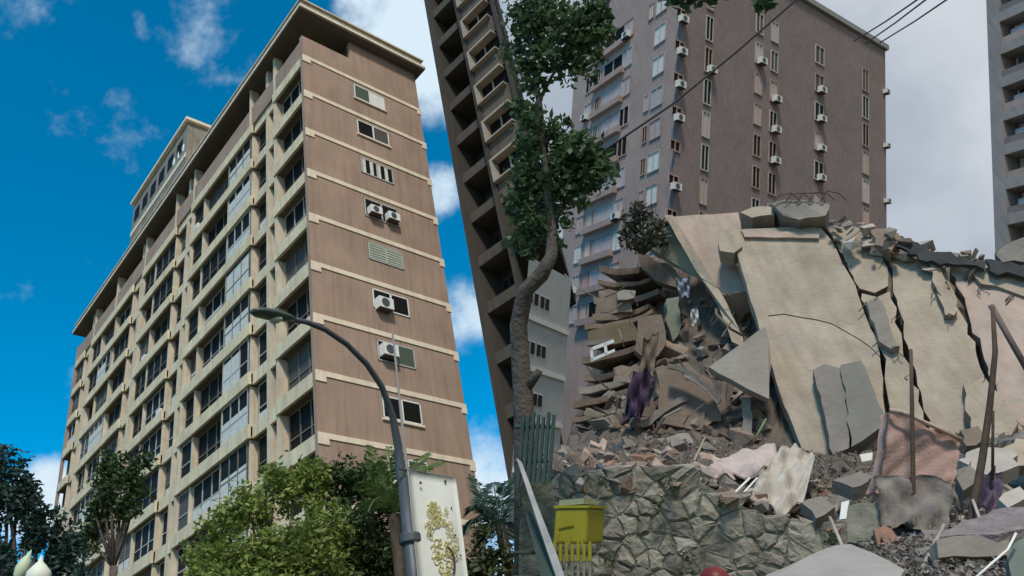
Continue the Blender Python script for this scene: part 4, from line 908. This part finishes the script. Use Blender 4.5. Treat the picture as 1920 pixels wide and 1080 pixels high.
cloth('pink_bundle', 'rounded pink bundle at the end of the long pipe', 'bundle', [(1306, 878, 11.6), (1348, 868, 11.7), (1378, 892, 11.3), (1318, 908, 11.2)], .05, fabric('pink_bundle', (.52, .40, .35)), folds=1, seed=6, th=.15)
cloth('purple_cloth', 'dark purple cloth crumpled in the left ruin', 'cloth', [(1186, 696, 18.6), (1228, 700, 18.8), (1216, 762, 18.3), (1164, 800, 18.2)], .16, fabric('purple_cloth', (.065, .045, .075)), folds=2.5, seed=7)
cloth('blue_cloth', 'pale blue rag hanging in the dark gap of the ruin', 'cloth', [(1266, 520, 21.0), (1294, 520, 21.1), (1292, 556, 21.0), (1274, 556, 21.0)], .08, fabric('blue_rag', (.26, .275, .33)), folds=1.5, seed=8)
cloth('white_rag', 'white rag hanging in the dark gap below the blue rag', 'cloth', [(1294, 580, 20.8), (1308, 576, 20.8), (1312, 604, 20.8), (1296, 612, 20.8)], .06, fabric('white_rag', (.55, .52, .47)), folds=1, seed=9, nu=8, nv=8)
cloth('mauve_cloth', 'mauve cloth crumpled right of the curved bar', 'cloth', [(1838, 890, 9.4), (1880, 880, 9.5), (1876, 955, 9.1), (1818, 962, 9.0)], .06, fabric('mauve_cloth', (.13, .095, .13)), folds=2, seed=10)
cloth('tan_drape', 'tan dusty drape hanging inside the ruin above the brown block', 'cloth', [(1206, 640, 20.2), (1236, 620, 20.4), (1226, 700, 20.0), (1196, 720, 19.9)], .1, fabric('tan_drape', (.17, .13, .10)), folds=1.5, seed=12)
def bar(name, label, cat, path, r, mt, seg=8):
    return tag(build(MB().tube([pr(*p) for p in path], r, seg), name, mt, None, FR, True), label, cat)
bar('steel_bar', 'straight dark upright bar holding the folded mattress', 'bar', [(1708, 655, 9.35), (1710, 760, 9.3), (1712, 900, 9.25), (1712, 1000, 9.2)], [.016, .02, .022, .022], RUST)
bar('steel_bar', 'tall curved dark bar right of the mattress', 'bar', [(1861, 575, 9.0), (1866, 660, 9.0), (1856, 760, 8.95), (1842, 860, 8.9), (1822, 970, 8.8), (1816, 1030, 8.7)], [.016, .022, .026, .03, .034, .034], RUST)
bar('steel_bar', 'thin vertical rod right of the curved bar', 'bar', [(1862, 770, 9.3), (1861, 900, 9.3)], .012, RUST)
bar('steel_beam', 'thin reddish beam slanting down at the far right', 'beam', [(1858, 572, 16.5), (1890, 630, 16.4), (1930, 700, 16.3)], .05, mat('red_brown_beam', (.20, .14, .12), var=.2), 4)
bar('drain_pipe', 'long grey pipe lying across the rubble left of the pink bundle', 'pipe', [(1188, 884, 11.6), (1230, 881, 11.6), (1312, 874, 11.5)], .045, CONCG)
bar('white_stick', 'upper thin white stick below the pink bundle', 'stick', [(1406, 896, 10.4), (1352, 950, 10.0)], .013, WHITE)
bar('white_stick', 'lower thin white stick below the pink bundle', 'stick', [(1420, 896, 10.4), (1376, 944, 10.0)], .011, WHITE)
bar('pale_rod', 'pale thin rod leaning out of the left ruin', 'rod', [(1322, 820, 16), (1300, 868, 14.5)], .018, mat('pale_rod', (.4, .36, .24)))
bar('green_rod', 'short greenish rod leaning beside the thin column', 'rod', [(1436, 786, 17), (1416, 822, 16.5)], .02, mat('green_rod', (.20, .24, .12)))
bar('pale_rod', 'pale rod stuck slanting in the debris above the bottom slab', 'rod', [(1556, 970, 8.8), (1582, 1030, 7.6)], .014, CONCW)
bar('pale_rod', 'rod leaning from the beam towards the dark cloth', 'rod', [(1770, 985, 8.2), (1722, 1080, 7.4)], .016, CONCW)
bar('pale_rod', 'thin rod slanting beside the mauve cloth', 'rod', [(1824, 938, 8.8), (1842, 986, 8.4)], .013, CONCW)
plate('fallen_slab', 'pale flat slab lying tilted at the bottom of the rubble', 'slab', [(1436, 1078, 6.6), (1500, 1050, 6.9), (1568, 1022, 7.4), (1594, 1020, 7.4), (1640, 1038, 7.2), (1696, 1068, 6.8), (1688, 1092, 6.5), (1560, 1100, 6.2), (1440, 1100, 6.2)], .18, mat('pale_slab_grey', (.36, .335, .30), var=.15, scale=2, bump=.2, bscale=14), .015, .15)
bm_ = thing('fallen_beam', 'thick concrete beam lying at the lower right on broken posts', 'beam', tf(FR, pr(1820, 1075, 7.4)))
ppart('beam_body', bm_, [(1756, 1012, 7.6), (1820, 1004, 7.7), (1890, 998, 7.8), (1895, 1040, 7.7), (1830, 1044, 7.6), (1760, 1046, 7.5)], .4, CONCG, .015, .12)
ppart('support', bm_, [(1752, 1044, 7.6), (1768, 1044, 7.6), (1768, 1110, 7.4), (1752, 1110, 7.4)], .2, CONCW, .01, .12)
ppart('support', bm_, [(1866, 1042, 7.8), (1890, 1040, 7.8), (1892, 1110, 7.6), (1870, 1110, 7.6)], .2, CONCD, .01, .12)
plate('debris_crust', 'mauve-grey crumbled crust lying on the fallen beam', 'debris', [(1764, 1006, 7.7), (1810, 976, 8.1), (1880, 952, 8.4), (1930, 950, 8.4), (1930, 990, 7.9), (1886, 998, 7.75)], .2, mat('mauve_crust', (.27, .225, .22), var=.3, scale=6, bump=1, bscale=25), .04, .1)
plate('green_board', 'grey-green broken panel at the bottom right corner', 'board', [(1888, 1040, 6.8), (1904, 1016, 6.9), (1935, 1000, 7.0), (1935, 1100, 6.6), (1900, 1100, 6.6)], .1, mat('grey_green_panel', (.16, .19, .155), var=.2), .01, .15)
bar('white_cable', 'thin white cable curling down to the bottom right', 'cable', [(1905, 1000, 6.8), (1890, 1030, 6.7), (1860, 1056, 6.6), (1822, 1090, 6.4)], .008, WHITE)
plate('dark_stump', 'dark mossy block standing between the bottom slab and the mattress', 'block', [(1590, 948, 9.3), (1650, 944, 9.3), (1656, 1020, 9.0), (1590, 1016, 9.0)], .4, MORT, .03, .12)
plate('white_card', 'small white card upright in the debris', 'card', [(1578, 942, 9.6), (1592, 938, 9.6), (1588, 972, 9.5), (1574, 974, 9.5)], .02, WHITE, 0)
plate('white_card', 'yellowish white tile in front of the slab foot left of the mattress', 'card', [(1612, 852, 12), (1636, 848, 12), (1634, 862, 11.8), (1616, 866, 11.8)], .03, mat('yellow_white', (.68, .65, .50)), 0)
plate('white_card', 'bright white fragment on the left heap', 'card', [(1158, 886, 10.5), (1168, 882, 10.5), (1172, 898, 10.4), (1162, 902, 10.4)], .03, WHITE, 0)
# red rounded cap at the bottom edge
rc = pr(1342, 1092, 6.4)
rd = thing('red_bollard', 'dark red rounded bollard top at the bottom edge before the stone wall', 'bollard', tf(FR, (rc[0], rc[1], -1.8)))
REDM = mat('dark_red_paint', (.17, .022, .02), rough=.45, var=.15, bump=.03)
build(MB().lathe((rc[0], rc[1], rc[2]), [(.105, -.08), (.108, 0), (.10, .045), (.075, .08), (.035, .102), (.004, .108)], 18), 'cap', REDM, rd, FR, True)
build(MB().tube([(rc[0], rc[1], -1.8), (rc[0], rc[1], rc[2] - .081)], .09, 14), 'post', REDM, rd, FR)
# yellow bin on the railing
YD = 7.9; YEL = mat('yellow_plastic', (.36, .315, .03), rough=.45, var=.12, scale=3, bump=.05)
yb = thing('yellow_bin', 'yellow plastic bin with a pale lid in front of the stone wall', 'bin', tf(FR, pr(1072, 1024, YD)))
p0, p1 = pr(1036, 1020, YD), pr(1098, 1020, YD); hgt = (1020 - 958) * YD / FPX; ydep = np.array([.10, .36, 0])
def bx(a, b, z0, z1, t): return MB().hexa([a + (0, 0, z0), b + (0, 0, z0), b + ydep * t + (0, 0, z0), a + ydep * t + (0, 0, z0)], [a + (0, 0, z1), b + (0, 0, z1), b + ydep * t + (0, 0, z1), a + ydep * t + (0, 0, z1)])
o = build(bx(p0, p1, 0, hgt, 1), 'bin_body', YEL, yb, FR); bv = o.modifiers.new('bevel', 'BEVEL'); bv.width = .025; bv.segments = 3
build(bx(p0 - (.012, .012, 0), p1 + (.012, -.012, 0), hgt + .002, hgt + .028, 1.06), 'rim', YEL, yb, FR)
build(bx(p0 + (.03, .03, 0), p1 - (.05, -.03, 0), hgt + .03, hgt + .085, .8), 'lid', mat('dusty_lid', (.36, .37, .24), var=.15), yb, FR)
build(bx(p0 + (.05, -.012, 0), p1 - (.12, .012, 0), hgt * .45, hgt * .49, .02), 'groove', mat('yellow_dark', (.30, .27, .02)), yb, FR)
for q in range(3): build(bx(p0 + (.03 + q * .12, -.010, 0), p0 + (.05 + q * .12, -.010, 0), .02, .10, .02), 'rib', YEL, yb, FR)
# railing with yellow pickets
rl = thing('picket_railing', 'low railing of yellow and pale pickets under the yellow bin', 'railing', tf(FR, pr(1070, 1095, YD - .25)))
for i, x in enumerate(np.arange(1040, 1114, 11)):
    a = pr(x, 1100, YD - .25); b = pr(x, 1016 + (i % 2) * 4, YD - .25); c_ = pr(x, 1052, YD - .25)
    pk_ = build(MB().tube([a, c_, b], [.014, .014, .010], 6), 'picket', mat('pale_picket', (.30, .29, .22), var=.25), rl, FR); build(MB().tube([c_, c_ * .3 + b * .7, b + (0, 0, .002)], [.019, .018, .013], 6), 'picket_sleeve', YEL, pk_, FR)
for y in (1036, 1082): build(MB().tube([pr(962, y, YD - .2), pr(1118, y, YD - .2)], .016, 6), 'rail', mat('dark_rail', (.06, .065, .04)), rl, FR)
# green slat fence at the left
GD = 8.1; gf_ = thing('green_fence', 'dark green slat fence before the tree trunk at the left of the ruin', 'fence', tf(FR, pr(1000, 890, GD)))
GRN = mat('dark_green_paint', (.055, .095, .085), rough=.6, var=.2, scale=3)
for i, x in enumerate(np.arange(968, 1034, 9.6)):
    a, b = pr(x, 905, GD), pr(x + 5.6, 905, GD); t_ = pr(x, 776 + 5 * math.sin(i * 2.1), GD)[2]
    build(MB().hexa([a, b, b + (0, .04, 0), a + (0, .04, 0)], [np.array([p[0], p[1], t_]) for p in (a, b, b + (0, .04, 0), a + (0, .04, 0))]), 'slat', GRN, gf_, FR)
for y in (800, 865): build(MB().tube([pr(966, y, GD + .06), pr(1034, y, GD + .06)], .02, 6), 'rail', GRN, gf_, FR)
plate('pale_pole', 'long pale plank leaning across the lower left of the ruin', 'plank', [(968, 858, 7.9), (978, 866, 7.9), (1060, 1085, 6.9), (1046, 1090, 6.9)], .05, mat('grey_plank', (.36, .345, .32), var=.2), .005)
plate('dark_plank', 'dark green plank leaning below the pale plank', 'plank', [(985, 960, 7.8), (1000, 960, 7.8), (1048, 1090, 7.0), (1016, 1090, 7.0)], .05, mat('dark_green_plank', (.05, .075, .06), var=.25), .005)
ear = plate('earth_bank', 'weedy earth bank below the green fence at the lower left', 'bank', [(970, 872, 8.4), (1030, 880, 8.6), (1052, 1000, 8.5), (1050, 1110, 8.4), (972, 1110, 8.4)], .15, mat('weedy_earth', (.11, .12, .09), var=.4, scale=6, bump=.8, bscale=20), .05)

# ================================================================== tree, bush, cables of the hillside plot
LEAF_R = leaf_mat('leaf_deep_green', (.03, .062, .028), (.13, .20, .085), .4)
TRD = 8.6
blobs = [(992, 30, 40, 0), (1020, 20, 50, .2), (1070, 30, 45, 0), (1105, 50, 34, .1), (1000, 80, 46, .2), (1050, 90, 40, 0), (1095, 95, 32, .2), (985, 125, 30, 0), (1065, 130, 26, .1), (1085, 120, 22, 0), (1128, 75, 20, 0), (1005, 122, 18, 0),
         (1000, 222, 34, 0), (1000, 270, 38, 0), (1030, 275, 44, .2), (1070, 285, 36, 0), (1105, 310, 36, .2), (1010, 330, 46, 0), (1055, 335, 40, .2), (1110, 325, 26, 0), (985, 385, 36, 0), (1030, 380, 32, .2), (1060, 375, 24, 0), (978, 440, 28, 0), (1000, 445, 22, 0), (1065, 425, 14, 0), (1090, 350, 26, 0),
         (1125, 20, 20, 0), (1120, 110, 16, 0), (1140, 60, 12, 0), (1110, 145, 12, 0), (990, 160, 16, 0), (1085, 60, 40, .2), (1040, 60, 40, .1), (1115, 30, 26, .1), (1020, 150, 16, 0), (1060, 310, 40, .1), (1115, 300, 22, .1), (985, 330, 34, .1), (1075, 350, 26, .1), (990, 470, 16, 0), (1050, 455, 12, 0), (1125, 345, 16, 0), (1135, 315, 14, 0), (1085, 265, 18, 0), (1040, 235, 22, 0), (1090, 385, 14, 0), (1000, 410, 30, 0), (1045, 410, 20, 0), (970, 200, 20, 0), (1010, 180, 10, 0)]
tr_, Cs = tree('street_tree', 'dark green broadleaf tree with a curving trunk at the left of the ruin', 'tree', blobs, TRD, (985, 1000), LEAF_R, BARK, .092, 30, fr=True, aspect=.6, twigs=15, spread=.27)
trk = [(985, 1090, TRD), (984, 900, TRD), (982, 760, TRD), (976, 680, TRD), (972, 610, TRD), (985, 545, TRD - .1), (1015, 515, TRD - .15), (1034, 480, TRD - .1), (1036, 430, TRD), (1026, 360, TRD), (1020, 290, TRD), (1012, 200, TRD), (1000, 120, TRD), (990, 40, TRD)]
build(MB().tube([pr(*p) for p in trk], [.12, .115, .11, .105, .10, .095, .09, .07, .055, .048, .04, .035, .03, .02], 12), 'trunk', BARK, tr_, FR, True)
build(MB().tube([pr(*p) for p in [(984, 730, TRD), (1004, 706, TRD - .05), (1012, 694, TRD - .05)]], [.07, .05, .04], 8), 'branch_stub', BARK, tr_, FR, True)
for (x0, y0), (x1, y1) in [((1034, 440), (1062, 380)), ((1024, 340), (1075, 300)), ((1024, 340), (985, 280)), ((1018, 280), (1040, 240)), ((1010, 190), (1060, 110)), ((1004, 140), (960, 60)), ((1062, 380), (1105, 330)), ((1060, 110), (1110, 60)), ((1030, 400), (990, 400))]:
    a, b = pr(x0, y0, TRD), pr(x1, y1, TRD + .1); build(MB().tube([a, (a + b) / 2 + np.array([0, 0, .06]), b], [.03, .02, .01], 6), 'limb', BARK, tr_, FR, True)
# branch tips hanging into the top of the picture belong to a tree overhead, rooted beside the camera
t2, _ = tree('overhanging_tree', 'dark leaf tips hanging into the top edge before the mauve tower', 'tree', [(1300, -14, 30, 0), (1270, -16, 28, 0), (1335, -16, 26, 0), (1422, 10, 10, 0), (1440, 4, 12, 0), (1380, -40, 26, 0)], 3.6, (1360, 1000), LEAF_R, BARK, .05, 40, fr=True, aspect=.6, trunk_d=3.0)
build(MB().tube([(3.4, 1.2, -1.8), (3.3, 1.4, 1.2), (2.2, 2.4, 2.5), tuple(pr(1360, -90, 3.5)), tuple(pr(1300, -20, 3.6))], [.13, .11, .07, .03, .012], 10), 'trunk', BARK, t2, FR, True)
build(MB().tube([tuple(pr(1360, -90, 3.5)), tuple(pr(1440, 10, 3.6))], [.016, .006], 6), 'limb', BARK, t2, FR, True)
LEAF_DU = leaf_mat('leaf_dusty', (.055, .06, .04), (.13, .13, .085), .2)
bt, bC = tree('hanging_bush', 'dusty green bush clinging to the top of the left ruin', 'bush', [(1180, 420, 20, 0), (1205, 405, 22, 0), (1228, 425, 24, .1), (1190, 450, 22, 0), (1215, 448, 22, 0), (1240, 450, 16, .2), (1172, 445, 14, 0), (1195, 388, 12, 0)], 21.6, (1205, 470), LEAF_DU, BARK, .17, 40, fr=True)
for c, rr in bC:
    loc = RI @ (c - CAM); build(MB().tube([pr(1206, 476, 21.7), loc], [.05, .015], 6), 'stem', BARK, bt, FR, True)
CAB = mat('black_cable', (.05, .045, .05), rough=.7, var=.1, bump=0)
bar('power_cable', 'single dark cable crossing in front of the mauve tower', 'cable', [(1090, 312, 14), (1130, 284, 14), (1260, 196, 14.2), (1380, 98, 14.4), (1490, 2, 14.6), (1640, -140, 14.8), (1900, -400, 15)], .022, CAB, 6)
for lab, a, b in [('upper of three cables beside the tower roof at top right', (1600, 78), (1722, -2)), ('middle of three cables beside the tower roof at top right', (1622, 82), (1735, 0)), ('lowest of three cables beside the tower roof at top right', (1650, 80), (1780, -4))]:
    bar('power_cable', lab, 'cable', [(a[0], a[1], 40), ((a[0] + b[0]) / 2, (a[1] + b[1]) / 2 + 2, 34), (b[0], b[1], 28), (b[0] + 180, b[1] - 130, 20)], .03, CAB, 6)

# weeds growing out of the wall joints
for lab, (x, y, r) in [('weed tuft hanging over the wall top below the pipe', (1250, 905, 16)), ('weed tuft in the joint under the first weed', (1228, 940, 10)), ('green weed on the wall top beside the yellow bin', (1130, 900, 12)), ('weed growing at the wall foot near the red bollard', (1290, 1040, 12)), ('weed tuft low on the wall beside the railing', (1140, 1050, 13)), ('green weed at the wall end left of the dark block', (1560, 1008, 12)), ('weed patch in the wall under the pink bundle', (1352, 940, 11))]:
    tree('weed', lab, 'weed', [(x, y, r, -.05), (x + r * .6, y + r * .8, r * .7, -.06), (x - r * .5, y + r * .5, r * .6, -.06)], 9.78, (x, y + r), LEAF_O, BARK, .045, 16, group='weeds on the stone wall', fr=True, aspect=.3, twigs=9)

# larger pale pieces thrown over the right-hand slope
for lab, pts, m_ in [
 ('pale flat slab tilted behind the thin rod at right', [(1796, 862, 11.2), (1840, 838, 11.6), (1896, 842, 11.6), (1912, 872, 11.2), (1850, 896, 10.9)], CONCW),
 ('cream slab fragment with a broken edge near the right edge', [(1868, 846, 12.2), (1905, 822, 12.5), (1940, 826, 12.5), (1940, 870, 12.1), (1890, 872, 12.0)], CONC),
 ('grey slab fragment leaning just right of the mattress', [(1796, 880, 10.4), (1822, 862, 10.6), (1836, 900, 10.3), (1806, 920, 10.2)], CONCG),
 ('whitish tilted tile above the debris crust at right', [(1872, 936, 8.8), (1912, 912, 9.0), (1930, 930, 8.9), (1890, 952, 8.7)], CONCW),
 ('brown broken block at the foot of the wide cream slab', [(1800, 806, 14.5), (1834, 798, 14.7), (1852, 826, 14.4), (1812, 836, 14.2)], CONCD),
 ('pale thin slab lying left of the mattress foot', [(1560, 900, 10.6), (1610, 884, 10.9), (1646, 894, 10.8), (1600, 914, 10.4)], CONCG),
 ('grey lump of masonry under the grey cloth edge', [(1502, 942, 10.0), (1540, 930, 10.1), (1566, 950, 10.0), (1530, 972, 9.8)], CONCG),
 ('pinkish masonry lump on the wall top below the grey cloth', [(1396, 934, 10.3), (1430, 926, 10.4), (1446, 944, 10.2), (1414, 956, 10.1)], CONCP)]:
    plate('slab_fragment', lab, 'debris', pts, .16, m_, .04, .12, 'slab fragments on the front slope')

fragments(70, (1370, 1650), (9.95, 11.2), (.08, .26), ('block', 'shard'), 'gggddwcb', 'spilling over the broken end of the stone wall')
fragments(45, (1040, 1370), (9.85, 10.4), (.07, .2), ('block', 'shard'), 'gggdddwb', 'on the rim of the stone wall', (-8, 6))
